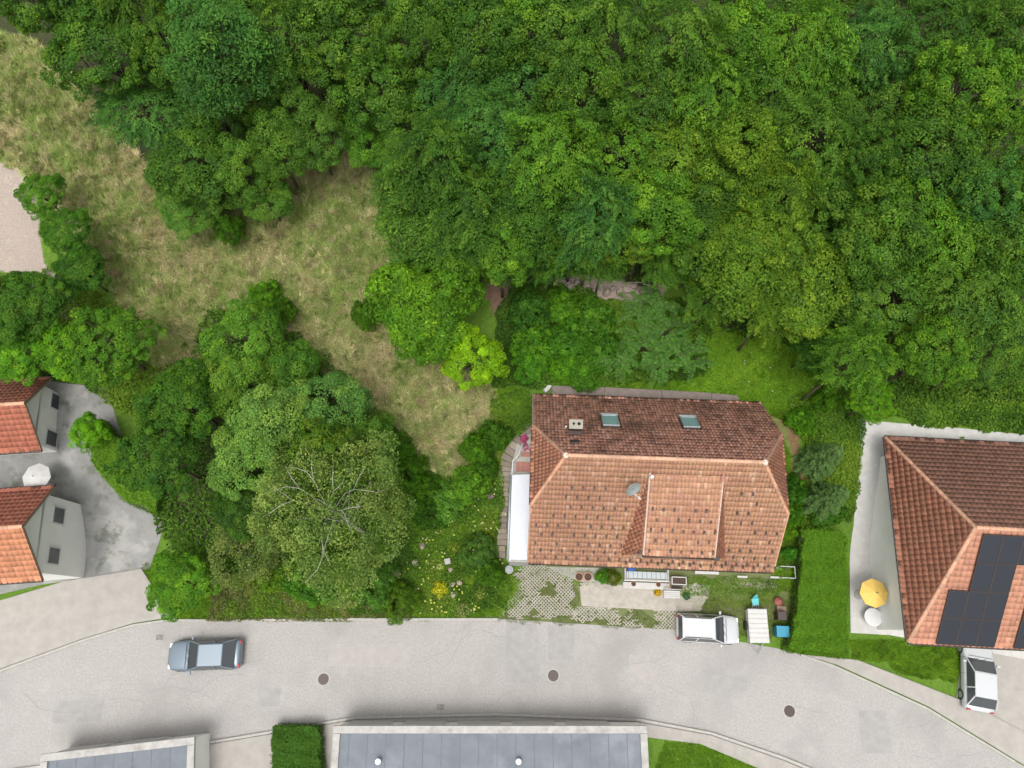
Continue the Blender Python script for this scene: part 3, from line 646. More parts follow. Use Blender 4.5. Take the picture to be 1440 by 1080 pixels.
# shrubs
S = [
    ('bush', 512, 440, 16, (1.2, 1.3, 1.2), 'narrow dark shrub standing alone on the meadow left of the walnut', 1.6),
    ('bush', 322, 322, 18, (.8, 1, .9), 'dark shrub at the foot of the robinia group on the left of the meadow', 1.4),
    ('bush', 372, 415, 20, (1.1, 1.4, .8), 'bright shrub on the meadow above the left grove', 1.0),
    ('bush', 395, 435, 17, (.9, 1.1, .8), 'shrub just right of the bright one above the left grove', .9),
    ('bush', 410, 505, 16, (.8, 1.0, .9), 'round shrub on the meadow edge of the left grove', 1.2),
    ('bush', 668, 628, 19, (1.0, 1.25, .8), 'glossy bright shrub at the lower right of the meadow', 1.1),
    ('bush', 697, 612, 20, (.75, .95, .9), 'darker shrub right of the glossy bright one near the steps', 1.2),
    ('smallleaf', 553, 628, 24, (.8, 1.1, .7), 'round dark shrub on the lower left edge of the meadow', 1.5),
    ('smallleaf', 575, 665, 26, (.85, 1.1, .7), 'shrub below the round dark one, at the meadow corner', 1.3),
    ('smallleaf', 592, 690, 26, (.8, 1.0, .7), 'shrub right of the birch crown, left of the garden shrubs', 1.3),
    ('bush', 660, 680, 24, (1.2, 1.4, 1.2), 'leafy shrub in the middle of the garden below the meadow', 1.1),
    ('bush', 628, 700, 26, (1.3, 1.5, 2.0), 'pale bluish shrub in the centre of the garden', 1.0),
    ('smallleaf', 605, 722, 22, (.5, .75, .7), 'very dark shrub in the hollow of the garden', 1.2),
    ('bush', 683, 655, 16, (.7, .9, .8), 'small shrub beside the upper part of the steps', .8),
    ('smallleaf', 672, 775, 24, (1.1, 1.15, 2.2), 'greyish green round shrub left of the lower steps', 1.2),
    ('bush', 690, 805, 17, (.8, 1.0, .8), 'dark shrub left of the round barrel', 1.1),
    ('smallleaf', 525, 820, 30, (1.0, 1.2, 1.8), 'blue green broad shrub on the street side of the birch', 1.4),
    ('smallleaf', 560, 845, 26, (1.0, 1.0, .8), 'dark brownish shrub above the bare soil strip', 1.0),
    ('bush', 440, 815, 30, (.8, 1.1, 1.0), 'green shrub below the birch, beside the street bank', 1.2),
    ('bush', 390, 800, 28, (1.1, 1.1, .8), 'yellow green shrub below the straggly olive tree', 1.1),
    ('smallleaf', 480, 800, 26, (.9, 1.1, .8), 'small leaved shrub under the lower edge of the birch', 1.2),
    ('bush', 400, 680, 24, (.8, 1.1, .8), 'leafy shrub in the shade left of the birch limbs', 2.2),
    ('bush', 745, 435, 28, (.6, .85, 1.05), 'dark bluish shrub below the brown soil patch', 1.3),
    ('bush', 790, 430, 26, (1.0, 1.25, .8), 'bright shrub just below the left end of the rock outcrop', 1.1),
    ('bush', 835, 445, 28, (.9, 1.15, 1.0), 'shrub with large leaves below the middle of the rock outcrop', 1.1),
    ('bush', 750, 485, 27, (.95, 1.25, .9), 'shrub on the bank above the left gable, upper of the pair', 1.1),
    ('bush', 800, 480, 28, (.85, 1.2, 1.0), 'large leaved shrub in the middle of the bank behind the house', 1.2),
    ('bush', 848, 490, 26, (.8, 1.1, 1.05), 'shrub on the bank right of the large leaved one', 1.1),
    ('bush', 795, 515, 20, (1.05, 1.4, .8), 'fresh green shrub right behind the chimney end of the house', .9),
    ('bush', 820, 520, 25, (.85, 1.15, .9), 'shrub on the bank behind the first skylight', .9),
    ('bush', 745, 515, 22, (.9, 1.3, .9), 'shrub on the bank above the left gable, lower of the pair', .9),
    ('bush', 1158, 515, 17, (.65, .9, .7), 'dark shrub on the right edge of the green lawn', 1.1),
    ('bush', 1165, 560, 18, (.9, 1.1, .7), 'shrub right of the lawn, above the conifers', 1.1),
    ('bush', 1130, 590, 18, (1.0, 1.3, .7), 'shrub beside the brown bank right of the roof', .8),
    ('bush', 1118, 690, 18, (.6, .9, .7), 'dark shrub just below the brown bank right of the roof', .9),
    ('bush', 1115, 722, 15, (.9, 1.2, .7), 'shrub beside the right verge of the roof', .8),
    ('bush', 1111, 778, 9, (.95, 1.6, 1.6), 'small pale mint green shrub at the lower right corner of the roof', .8),
    ('bush', 1106, 745, 12, (1.4, 1.5, .7), 'yellowish shrub beside the right verge of the roof', .7),
    ('bush', 848, 810, 9, (1.2, 1.5, 1.2), 'pale green little shrub right of the two big pots', .5),
    ('smallleaf', 862, 812, 10, (1.3, .9, .6), 'brownish green low shrub left of the light well', .5),
    ('bush', 1165, 715, 22, (.7, .95, .8), 'dark shrub below the lower conifer', .9),
    ('forest', 1218, 960, 1, (1, 1, 1), '', 0),
]
for (k, x, y, r, tint, lab, h) in S:
    if not lab: continue
    tree('shrub', k, int(x) % 3, x, y, r, lab, 'shrub', None, tint, h=h)
# yellow mound and flowers
def mound(name, px, py, rad, cols, label, cat, n=900, hgt=.6, leaf=(.07, .05), stems=True):
    g = gat(px, py, hgt * .6); rg = np.random.default_rng(int(px + py * 3)); root = empty(name, g, 0, label, cat)
    d = unit(rg.normal(size=(n, 3))); d[:, 2] = abs(d[:, 2]); u = rg.uniform(.75, 1.02, (n, 1)); lob = 1 + .12 * np.sin(5 * np.arctan2(d[:, 1], d[:, 0]) + px)[:, None]
    P = d * u * lob * np.array([rad, rad, hgt])
    V, Fq, CC = leaf_arrays(P, d + rg.normal(size=(n, 3)) * .35, leaf[0], leaf[1], blend_cols(cols, n, rg, .15), rg)
    link('blossom', arrmesh('blossom', V, Fq, M['leaf'], CC), root)
    n2 = n // 2; d = unit(rg.normal(size=(n2, 3))); d[:, 2] = abs(d[:, 2])
    V, Fq, CC = leaf_arrays(d * rg.uniform(.3, .92, (n2, 1)) * np.array([rad, rad, hgt]), d + rg.normal(size=(n2, 3)) * .5, .12, .06, blend_cols(GREEN['bush'], n2, rg, .15), rg)
    link('foliage', arrmesh('foliage', V, Fq, M['leaf'], CC), root)
    return root
YEL = [(.62, .55, .02), (.72, .66, .03), (.45, .48, .03)]
mound('yellow_shrub', 619, 828, .56, YEL, 'round bright yellow shrub in the garden above the soil strip', 'shrub', 1300, .7)
mound('yellow_flowers', 676, 833, .55, [(.42, .45, .08), (.25, .32, .06), (.5, .5, .1)], 'loose pale yellow flowering plant right of the round yellow shrub', 'flowers', 500, .4)
mound('yellow_flowers', 650, 858, .55, [(.40, .40, .15), (.2, .28, .06), (.45, .45, .2)], 'cream and yellow flowering plant nearest the street', 'flowers', 420, .4)
mound('yellow_flowers', 618, 797, .28, [(.65, .65, .22), (.55, .6, .2)], 'small pale yellow flower clump beside the stone slab', 'flowers', 260, .3)
mound('yellow_flowers', 638, 768, .6, [(.3, .38, .04), (.42, .46, .05), (.12, .22, .03)], 'yellow green flowering patch above the stone slab', 'flowers', 500, .35)
mound('yellow_flowers', 690, 748, .35, [(.42, .46, .05), (.2, .3, .04)], 'yellow flowering plant beside the middle of the steps', 'flowers', 240, .3)
mound('pink_flowers', 690, 696, .27, [(.45, .27, .33), (.5, .35, .38), (.35, .2, .24)], 'dusty pink flower clump left of the steps', 'flowers', 260, .35)
mound('orange_flowers', 925, 833, .27, [(.75, .42, .02), (.8, .55, .02)], 'orange yellow flowers in front of the light well', 'flowers', 300, .35)
mound('potted_plant', 966, 838, .26, [(.06, .16, .06), (.1, .22, .08)], 'green potted plant at the right end of the white bench', 'plant', 200, .4, (.16, .05))
for (x, y, r, lab) in [(737, 616, .30, 'upper pink hydrangea against the left gable'), (740, 629, .42, 'large deep pink hydrangea against the left gable'), (744, 648, .28, 'lowest pink hydrangea beside the terrace tiles')]:
    g = mound('pink_hydrangea', x, y, r, [(.62, .09, .26), (.7, .16, .36), (.5, .06, .2)], lab, 'flowers', 300, .5, (.08, .07))

# ------------------------------------------------------------------ ground cover and grass (stuff)
def sample_poly(poly, n, rg):
    P = [(gat(*p).x, gat(*p).y) for p in poly]; xs = [p[0] for p in P]; ys = [p[1] for p in P]
    ox = []; oy = []; tot = 0
    while tot < n:
        x = rg.uniform(min(xs), max(xs), n * 2); y = rg.uniform(min(ys), max(ys), n * 2)
        nn = (fbm(x, y, 1.5, 41) - .5) * 1.2
        k = inside(x + nn, y + nn, P); ox.append(x[k]); oy.append(y[k]); tot += k.sum()
    return np.concatenate(ox)[:n], np.concatenate(oy)[:n]
HOUSE_C = Vector((8.05, 8.4, 0)); HROT = R(-2.1)
def not_house(x, y, m=0.0):
    c, s = math.cos(-HROT), math.sin(-HROT); lx = (x - HOUSE_C.x) * c - (y - HOUSE_C.y) * s; ly = (x - HOUSE_C.x) * s + (y - HOUSE_C.y) * c
    return ~((abs(lx) < 6.2 + m) & (abs(ly) < 4.5 + m))
def cover(name, poly, n, cols, hgt, L, W, seed, label, bumps=.9):
    rg = np.random.default_rng(seed); x, y = sample_poly(poly, n, rg); k = not_house(x, y, .3) & ~inside(*project(x, y, T(x, y)), PIT); x, y = x[k], y[k]; n = len(x)
    bump = np.clip((fbm(x, y, bumps, seed) - .3) * 2, 0, 1.2)
    z = T(x, y) + rg.random(n) ** .6 * hgt * (.25 + bump)
    cc = np.array(cols); t = fbm(x, y, 2.2, seed + 5); i = np.clip((t * 1.6 - .3 + rg.normal(size=n) * .18) * len(cc), 0, len(cc) - 1).astype(int)
    C = cc[i] * (1 + rg.normal(size=(n, 1)) * .18)
    V, Fq, CC = leaf_arrays(np.stack([x, y, z], 1), rg.normal(size=(n, 3)) * .5 + np.array([0, 0, 1.0]), L * rg.uniform(.6, 1.3, n), W * rg.uniform(.7, 1.3, n), np.clip(C, .003, 1), rg)
    return tag(link(name, arrmesh(name, V, Fq, M['leaf'], CC)), label, 'plants', kind='stuff')
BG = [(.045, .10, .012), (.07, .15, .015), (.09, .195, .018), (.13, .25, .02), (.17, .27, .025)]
cover('undergrowth', [(700, 440), (730, 395), (780, 400), (850, 425), (950, 425), (1000, 470), (990, 530), (900, 540), (770, 542), (700, 548), (690, 510)], 42000, BG, .7, .15, .09, 1, 'dense leafy undergrowth on the bank behind the house')
cover('undergrowth', [(440, 770), (560, 690), (640, 670), (700, 690), (700, 790), (720, 815), (712, 862), (560, 862), (450, 868), (300, 868), (285, 790)], 60000, BG + [(.15, .2, .03)], .45, .12, .07, 2, 'low green plants of the garden between the birch and the steps')
cover('undergrowth', [(290, 820), (440, 830), (560, 862), (560, 872), (290, 874)], 16000, [(.13, .17, .035), (.10, .16, .03), (.19, .2, .06), (.24, .21, .09)], .35, .13, .05, 3, 'yellowish weeds on the street bank')
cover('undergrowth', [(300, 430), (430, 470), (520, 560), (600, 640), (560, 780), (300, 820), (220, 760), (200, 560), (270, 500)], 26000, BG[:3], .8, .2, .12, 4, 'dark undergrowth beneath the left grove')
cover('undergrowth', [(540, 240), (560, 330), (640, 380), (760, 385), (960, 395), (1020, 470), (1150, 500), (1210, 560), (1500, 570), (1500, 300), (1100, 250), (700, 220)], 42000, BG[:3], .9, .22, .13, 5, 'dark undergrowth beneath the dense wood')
cover('undergrowth', [(1105, 560), (1200, 540), (1215, 600), (1190, 740), (1128, 740), (1100, 700), (1130, 660)], 16000, BG, .5, .14, .08, 6, 'leafy undergrowth between the roof and the conifers')
cover('undergrowth', [(1128, 690), (1095, 700), (1092, 790), (1120, 800), (1130, 860), (1112, 870), (1122, 900), (1140, 900), (1140, 740)], 7000, BG, .35, .12, .07, 8, 'low plants along the right side of the house')
cover('undergrowth', [(692, 560), (748, 545), (752, 600), (722, 615), (705, 640), (698, 780), (690, 780), (680, 640)], 9000, BG + [(.16, .2, .03)], .4, .12, .07, 9, 'low plants between the meadow and the garden steps')
cover('undergrowth', [(-40, 400), (60, 380), (180, 440), (250, 560), (240, 640), (120, 540), (-40, 520)], 20000, BG, .5, .18, .1, 10, 'low bushes between the left courtyard and the meadow')
cover('undergrowth', [(1205, 520), (1460, 540), (1460, 612), (1210, 588)], 10000, BG, .5, .18, .1, 12, 'low bushes along the top of the pale terrace')
cover('undergrowth', [(950, 810), (1095, 815), (1095, 838), (950, 838)], 2600, BG + [(.2, .3, .1)], .25, .1, .06, 13, 'low bed plants in front of the house by the gravel strip')

cover('lawn_clover', [(950, 545), (965, 500), (1000, 455), (1060, 470), (1150, 500), (1160, 570), (1110, 590), (1060, 562)], 34000, [(.11, .24, .016), (.155, .32, .02), (.20, .39, .024), (.25, .43, .035)], .14, .09, .06, 61, 'bright lush clover and weeds in the lawn behind the house')
cover('lawn_clover', [(770, 541), (950, 548), (955, 556), (775, 549)], 5000, [(.09, .20, .014), (.13, .27, .018), (.17, .33, .022)], .1, .09, .06, 62, 'strip of bright weeds along the retaining wall')
cover('lawn_clover', [(695, 545), (745, 552), (748, 592), (700, 610)], 7000, [(.12, .22, .02), (.17, .29, .02), (.22, .33, .03)], .15, .10, .06, 63, 'yellowish green weeds left of the roof corner')
cover('lawn_clover', [(560, 740), (700, 700), (700, 790), (735, 820), (700, 868), (560, 868)], 26000, [(.09, .20, .014), (.13, .27, .018), (.19, .31, .022), (.24, .34, .03)], .14, .10, .06, 64, 'bright leafy plants of the lower garden')
cover('white_wildflowers', [(330, 300), (560, 260), (560, 480), (690, 600), (600, 640), (450, 500), (320, 420)], 70, [(.75, .75, .7), (.8, .8, .78)], .25, .10, .09, 65, 'tiny white wildflowers scattered over the meadow')
cover('white_wildflowers', [(960, 545), (1000, 460), (1140, 500), (1150, 570), (1060, 560)], 40, [(.75, .75, .7), (.8, .8, .78)], .25, .10, .09, 66, 'tiny white wildflowers in the lawn behind the house')
cover('meadow_weeds', MEADOW, 16000, [(.10, .18, .03), (.14, .22, .04), (.20, .24, .06), (.42, .34, .18)], .25, .13, .05, 67, 'green weeds scattered through the dry meadow', .5)
def yf():
    rg = np.random.default_rng(71); x, y = sample_poly([(560, 700), (700, 680), (715, 800), (700, 866), (560, 866)], 420, rg); n = len(x); k = fbm(x, y, 1.0, 72) > .5; x, y = x[k], y[k]; n = len(x)
    V, Fq, CC = leaf_arrays(np.stack([x, y, T(x, y) + .42], 1), rg.normal(size=(n, 3)) * .4 + np.array([0, 0, 1.0]), .14, .12, blend_cols([(.62, .60, .06), (.5, .55, .1), (.6, .6, .35)], n, rg), rg)
    tag(link('yellow_blossoms', arrmesh('yellow_blossoms', V, Fq, M['leaf'], CC)), 'scattered small yellow blossoms in the lower garden', 'flowers', kind='stuff')
yf()
def grass(name, poly, n, cols, L, seed, label, lean=.8, w=.022, mix=(.45, 5)):
    rg = np.random.default_rng(seed); x, y = sample_poly(poly, n, rg); k = not_house(x, y) & ~inside(*project(x, y, T(x, y)), PIT); x, y = x[k], y[k]; n = len(x)
    a = (fbm(x, y, .7, seed) * 14 + rg.normal(size=n) * .8); l = L * rg.uniform(.5, 1.3, n)
    ln = np.clip(lean + rg.normal(size=n) * .25, .05, 1.35)
    P = np.stack([x, y, T(x, y) - .01], 1); d = np.stack([np.cos(a) * np.sin(ln), np.sin(a) * np.sin(ln), np.cos(ln)], 1); s = np.stack([-np.sin(a), np.cos(a), np.zeros(n)], 1) * w
    tip = P + d * l[:, None]; V = np.stack([P - s, P + s, tip], 1).reshape(-1, 3)
    t = np.clip((fbm(x, y, 2.4, 31) - mix[0] + rg.normal(size=n) * .2 + (fbm(x, y, .5, 77) - .5) * .5) * mix[1], 0, 1)[:, None]; A = np.array(cols[0]); B = np.array(cols[1])
    A_ = A[rg.integers(0, len(A), n)]; B_ = B[rg.integers(0, len(B), n)]; C = (A_ * (1 - t) + B_ * t) * (1 + rg.normal(size=(n, 1)) * .18)
    return tag(link(name, arrmesh(name, V, np.arange(3 * n).reshape(n, 3), M['grass'], np.repeat(np.clip(C, .01, 1), 3, 0))), label, 'grass', kind='stuff')
MG = [[(.18, .29, .055), (.23, .33, .07), (.31, .36, .10)], [(.52, .44, .24), (.62, .53, .31), (.40, .37, .16), (.45, .34, .22)]]
LG = [[(.12, .25, .014), (.155, .31, .016), (.095, .20, .014)], [(.20, .35, .018), (.24, .39, .024), (.155, .28, .024)]]
grass('meadow_grass', MEADOW, 230000, MG, .42, 21, 'long half dried grass of the sloping meadow', .85, .022, (.49, 5))
def tufts():
    rg = np.random.default_rng(91); x, y = sample_poly(MEADOW, 1500, rg); nb_ = 30; n = len(x) * nb_; ci = np.repeat(np.arange(len(x)), nb_); sz = rg.uniform(.5, 1.4, len(x))[ci]
    px_ = x[ci] + rg.normal(size=n) * .07 * sz; py_ = y[ci] + rg.normal(size=n) * .07 * sz; a = rg.uniform(0, 6.28, n) * .5 + rg.uniform(0, 6.28, len(x))[ci]; ln = rg.uniform(.2, 1.25, n)
    P = np.stack([px_, py_, T(px_, py_)], 1); d = np.stack([np.cos(a) * np.sin(ln), np.sin(a) * np.sin(ln), np.cos(ln)], 1); s_ = np.stack([-np.sin(a), np.cos(a), 0 * a], 1) * .022; tip = P + d * (.5 * sz)[:, None]
    V = np.stack([P - s_, P + s_, tip], 1).reshape(-1, 3); base = blend_cols([(.60, .52, .30), (.48, .42, .2), (.16, .26, .05), (.12, .20, .04), (.34, .24, .15), (.22, .3, .07)], len(x), rg, .15)[ci] * (1 + rg.normal(size=(n, 1)) * .15)
    tag(link('meadow_tufts', arrmesh('meadow_tufts', V, np.arange(3 * n).reshape(n, 3), M['grass'], np.repeat(np.clip(base, .01, 1), 3, 0))), 'straw coloured and green grass tufts of the sloping meadow', 'grass', kind='stuff')
tufts()
grass('lawn_grass', [(880, 540), (960, 500), (1000, 455), (1060, 470), (1140, 490), (1150, 560), (1110, 600), (1060, 560), (900, 552), (780, 548)], 90000, LG, .2, 22, 'bright green lawn on the bank behind the house', .6, .014)
grass('lawn_grass', [(1060, 560), (1110, 580), (1130, 640), (1125, 740), (1110, 800), (1100, 800), (1110, 700), (1095, 610)], 26000, LG, .22, 23, 'green grass strip along the right gable', .6, .014)
grass('lawn_grass', [(1190, 900), (1260, 900), (1350, 912), (1345, 965), (1300, 960), (1205, 925)], 26000, LG, .15, 24, 'green lawn wedge in front of the solar panel house', .5, .016)
grass('lawn_grass', [(935, 1040), (990, 1046), (1090, 1088), (1140, 1130), (900, 1130)], 30000, LG, .15, 25, 'lawn on the far side of the street at the bottom', .5, .016)
grass('lawn_grass', [(700, 545), (745, 550), (748, 590), (700, 600)], 12000, LG, .25, 26, 'bright grass between the meadow and the left gable', .6, .016)
grass('lawn_grass', [(905, 815), (1000, 812), (1095, 822), (1095, 850), (1000, 855), (960, 840), (905, 822)], 12000, LG, .12, 27, 'short grass band in front of the house', .5, .014)
grass('lawn_grass', [(980, 836), (1112, 836), (1116, 872), (1110, 906), (1040, 896), (1034, 866), (975, 858)], 13000, [[(.13, .19, .04), (.17, .2, .06)], [(.24, .24, .08), (.12, .2, .03)]], .11, 34, 'thin trampled grass around the trailer and the bins', .7, .016)
grass('lawn_grass', [(1085, 800), (1120, 800), (1122, 840), (1090, 838)], 4000, LG, .16, 35, 'grass beside the white pole frame', .6, .016)
grass('lawn_grass', [(770, 795), (860, 797), (880, 806), (880, 814), (860, 826), (815, 824), (790, 812)], 3500, LG, .10, 36, 'sparse grass around the two big pots', .7, .014)
grass('lawn_grass', [(650, 780), (716, 800), (735, 845), (700, 872), (560, 872), (600, 820)], 30000, LG, .18, 28, 'lawn at the lower end of the garden', .6, .016)
grass('lawn_grass', [(715, 800), (790, 800), (812, 825), (812, 862), (950, 866), (950, 885), (690, 875)], 26000, [[(.11, .16, .03), (.14, .18, .05)], [(.17, .2, .05), (.08, .15, .02)]], .10, 29, 'patchy grass growing through the lattice paving', .6, .014)
grass('lawn_grass', [(200, 790), (300, 800), (300, 874), (245, 868), (215, 830)], 12000, LG, .2, 30, 'grass verge by the street corner at the left', .6, .016)

# hedge at the right (clipped broad hedge)
def hedge(name, poly, hgt, n, label, cols, seed):
    rg = np.random.default_rng(seed); P = [gat(p[0], p[1], hgt) for p in poly]; pl = [(p.x, p.y) for p in P]
    root = empty(name, P[0], 0, label, 'hedge'); r0 = root.location
    cen = np.array(pl).mean(0); core = [tuple(cen + (np.array(p) - cen) * .93) for p in pl]
    zb = min(p.z for p in P) - .2; mb = MB(); k = len(core)
    mb.v = [(p[0] - r0.x, p[1] - r0.y, float(T(*p)) - .1 - r0.z) for p in core] + [(p[0] - r0.x, p[1] - r0.y, float(T(*p)) + hgt * .5 - r0.z) for p in core]
    mb.f = [tuple(range(k, 2 * k))] + [(i, (i + 1) % k, k + (i + 1) % k, k + i) for i in range(k)]
    o = mb.build('branches', M['soil'], root)
    xs = [p[0] for p in pl]; ys = [p[1] for p in pl]; x = rg.uniform(min(xs) - .3, max(xs) + .3, n * 3); y = rg.uniform(min(ys) - .3, max(ys) + .3, n * 3)
    nn = (fbm(x, y, .8, seed) - .5) * .5; kk = inside(x + nn, y + nn, pl); x, y = x[kk][:n], y[kk][:n]; m = len(x)
    z = T(x, y) + hgt * (.70 + .5 * fbm(x, y, 1.1, seed + 1) +   .03 * np.sin(y * 7 + 2 * fbm(x, y, 1.5, 9))) - rg.random(m) ** 2 * .3
    Pt = [np.stack([x, y, z], 1)]; Nt = [np.tile([0, 0, 1.0], (m, 1))]
    for i in range(k):
        a = np.array(pl[i]); b = np.array(pl[(i + 1) % k]); q = int(np.linalg.norm(b - a) * hgt * 230); t = rg.random((q, 1)); p = a + (b - a) * t; nrm = np.array([(b - a)[1], -(b - a)[0]]); nrm /= np.linalg.norm(nrm)
        p += nrm * rg.normal(size=(q, 1)) * .06; Pt.append(np.column_stack([p, T(p[:, 0], p[:, 1]) + rg.random(q) * hgt])); Nt.append(np.tile([nrm[0], nrm[1], .4], (q, 1)))
    Pt = np.concatenate(Pt) - np.array(r0); Nt = np.concatenate(Nt); m = len(Pt)
    V, Fq, CC = leaf_arrays(Pt, Nt + rg.normal(size=(m, 3)) * .5, .09 * rg.uniform(.7, 1.3, m), .06, blend_cols(cols, m, rg, .15), rg)
    link('foliage', arrmesh('foliage', V, Fq, M['leaf'], CC), root)
hedge('clipped_hedge', [(1130, 742), (1180, 745), (1192, 760), (1194, 925), (1110, 915), (1122, 860), (1128, 800)], 1.5, 70000, 'broad bright green clipped hedge between the yard and the solar panel house', [(.085, .20, .012), (.105, .24, .014), (.13, .27, .015)], 51)
hedge('clipped_hedge', [(112, 598), (140, 588), (185, 640), (222, 690), (215, 722), (175, 705), (130, 650)], 1.3, 26000, 'bright elongated hedge curving through the left courtyard', [(.10, .24, .014), (.14, .29, .018), (.17, .31, .03)], 53)
hedge('clipped_hedge', [(383, 1022), (448, 1022), (452, 1110), (380, 1110)], 1.2, 18000, 'square clipped hedge by the kerb at the bottom of the picture', [(.055, .14, .015), (.075, .18, .02)], 52)

# ------------------------------------------------------------------ roofs
def tile_field(plane_o, U, Vv, poly, tw, th_, colf, m, seed, name='roof_tile', parent=None, amp=.045, rolls=2, lip=.026, moss=0):
    """real tiles on the plane plane_o + u*U + v*Vv, cut to the (u,v) polygon"""
    rg = np.random.default_rng(seed); us = [p[0] for p in poly]; vs2 = [p[1] for p in poly]
    nu = int((max(us) - min(us)) / tw) + 2; nv = int((max(vs2) - min(vs2)) / th_) + 2
    prof = np.array([(k / (4 * rolls), amp * (0.5 - 0.5 * math.cos(2 * math.pi * k / 4))) for k in range(4 * rolls + 1)])
    if rolls == 1: pass
    K = len(prof); Vt = []; Ft = []; Ct = []; n0 = 0
    Nn = np.cross(U, Vv)
    for j in range(nv):
        v0 = min(vs2) + j * th_
        for i in range(nu):
            u0 = min(us) + (i - 0.5) * tw
            cu, cv = u0 + tw / 2, v0 + th_ / 2
            du = rg.normal() * .004; dv = rg.normal() * .006; dz = rg.normal() * .004
            rows = []
            for (vv, hh) in ((v0 + dv, -.012), (v0 + dv, lip + dz), (v0 + th_ + .02, .004 + dz)):
                uu = u0 + du + prof[:, 0] * (tw - .008); h = prof[:, 1] + hh
                rows.append(np.stack([uu, np.full(K, vv), h], 1))
            Vt.append(np.concatenate(rows)); c = colf(cu, cv, rg); cc_ = np.tile(c, (3 * K, 1))
            if moss and rg.random() < moss * (0.5 + 1.1 * float(vnoise(cu, cv, 1.4, seed))): cc_[:2 * K] *= rg.uniform(.2, .65); cc_[:K] *= .6
            Ct.append(cc_)
            a = np.arange(K - 1)[:, None] + n0
            Ft.append(np.concatenate([np.concatenate([a, a + 1, a + K + 1, a + K], 1), np.concatenate([a + K, a + K + 1, a + 2 * K + 1, a + 2 * K], 1)])); n0 += 3 * K
    Vt = np.concatenate(Vt); Ft = np.concatenate(Ft); Ct = np.concatenate(Ct)
    # drop tiles wholly outside
    me = arrmesh(name, Vt, Ft, m, Ct); bm = bmesh.new(); bm.from_mesh(me)
    area = sum(poly[i][0] * poly[(i + 1) % len(poly)][1] - poly[(i + 1) % len(poly)][0] * poly[i][1] for i in range(len(poly)))
    for i in range(len(poly)):
        a = Vector((*poly[i], 0)); b = Vector((*poly[(i + 1) % len(poly)], 0)); d = b - a
        nrm = Vector((d.y, -d.x, 0)).normalized() * (1 if area > 0 else -1)
        bmesh.ops.bisect_plane(bm, geom=bm.verts[:] + bm.edges[:] + bm.faces[:], plane_co=a, plane_no=nrm, clear_outer=True)
    mtx = Matrix(((U[0], Vv[0], Nn[0], plane_o[0]), (U[1], Vv[1], Nn[1], plane_o[1]), (U[2], Vv[2], Nn[2], plane_o[2]), (0, 0, 0, 1)))
    bm.transform(mtx); bm.to_mesh(me); bm.free(); me.update()
    return tag(link(name, me, parent), kind='stuff')
def plane_uv(o, U, V, p):
    d = np.array(p) - np.array(o); return (float(d @ U), float(d @ V))
def roof_plane(corners, eave_dir, colf, m, seed, parent, lift=0.05, tw=.2, th_=.33, name='roof_tile', deck=True, rolls=1, thick=.16):
    """corners: 3D polygon; eave_dir: horizontal vector along the eave"""
    c = [np.array(p, float) for p in corners]; U = np.array(eave_dir, float); U /= np.linalg.norm(U)
    n = np.zeros(3)
    for i in range(len(c)): n += np.cross(c[i], c[(i + 1) % len(c)])
    n /= np.linalg.norm(n)
    if n[2] < 0: n = -n
    Uh = np.cross(n, [0, 0, 1.0]); Uh /= np.linalg.norm(Uh); U = Uh if Uh @ U >= 0 else -Uh
    Vv = np.cross(n, U)
    if Vv[2] < 0: U = -U; Vv = np.cross(n, U)
    o = c[0] + n * lift; uv = [plane_uv(c[0], U, Vv, p) for p in c]
    if deck:
        mb = MB(); k = len(c); mb.v = [tuple(p + n * (lift - .015)) for p in c] + [tuple(p + n * (lift - .015) - np.array([0, 0, thick])) for p in c]
        mb.f = [tuple(range(k)), tuple(range(2 * k - 1, k - 1, -1))] + [(i, (i + 1) % k, k + (i + 1) % k, k + i) for i in range(k)]
        mb.build('roof_deck', M['wood'], parent)
    return tile_field(o, U, Vv, uv, tw, th_, colf, m, seed, name, parent, rolls=rolls, moss=.5 if colf is col_north else 0), (o, U, Vv, n)
def ridge_caps(A, B, parent, tint=(1, 1, 1), r=.11, step=.36):
    A, B = Vector(A), Vector(B); d = (B - A); n = max(1, round(d.length / step)); u = d.normalized(); ln = d.length / n
    me = getattr(ridge_caps, 'me', None)
    if me is None:
        mb = MB(); k = 7
        for x, rr in ((0, 1.08), (1.06, .9)):
            for j in range(k): t = math.pi * (j / (k - 1)); mb.v.append((x, math.cos(t) * rr, math.sin(t) * rr * .8 - .25))
        for x, rr in ((0, .9), (1.06, .75)):
            for j in range(k): t = math.pi * (j / (k - 1)); mb.v.append((x, math.cos(t) * rr, math.sin(t) * rr * .8 - .28))
        for j in range(k - 1): mb.f += [(j, j + 1, k + j + 1, k + j), (2 * k + j, 3 * k + j, 3 * k + j + 1, 2 * k + j + 1), (j, 2 * k + j, 2 * k + j + 1, j + 1)]
        me = ridge_caps.me = mb.mesh('ridge_tile', M['ridge'], True)
    side = Vector((0, 0, 1)).cross(u).normalized(); up = u.cross(side)
    for i in range(n):
        o = link('ridge_tile', me, parent); p = A + u * ln * i
        o.matrix_local = Matrix(((u.x * ln, side.x * r, up.x * r, p.x), (u.y * ln, side.y * r, up.y * r, p.y), (u.z * ln, side.z * r, up.z * r, p.z), (0, 0, 0, 1)))
        f = random.uniform(.72, 1.2); o.color = (tint[0] * f, tint[1] * f, tint[2] * f, 1)
def col_south(u, v, rg):
    b = np.array([.385, .20, .122])
    if rg.random() < .08: b = b * np.array([1.25, 1.45, 1.6])
    return b * (1 + rg.normal() * .06) * np.array([1, 1 + rg.normal() * .03, 1 + rg.normal() * .04])
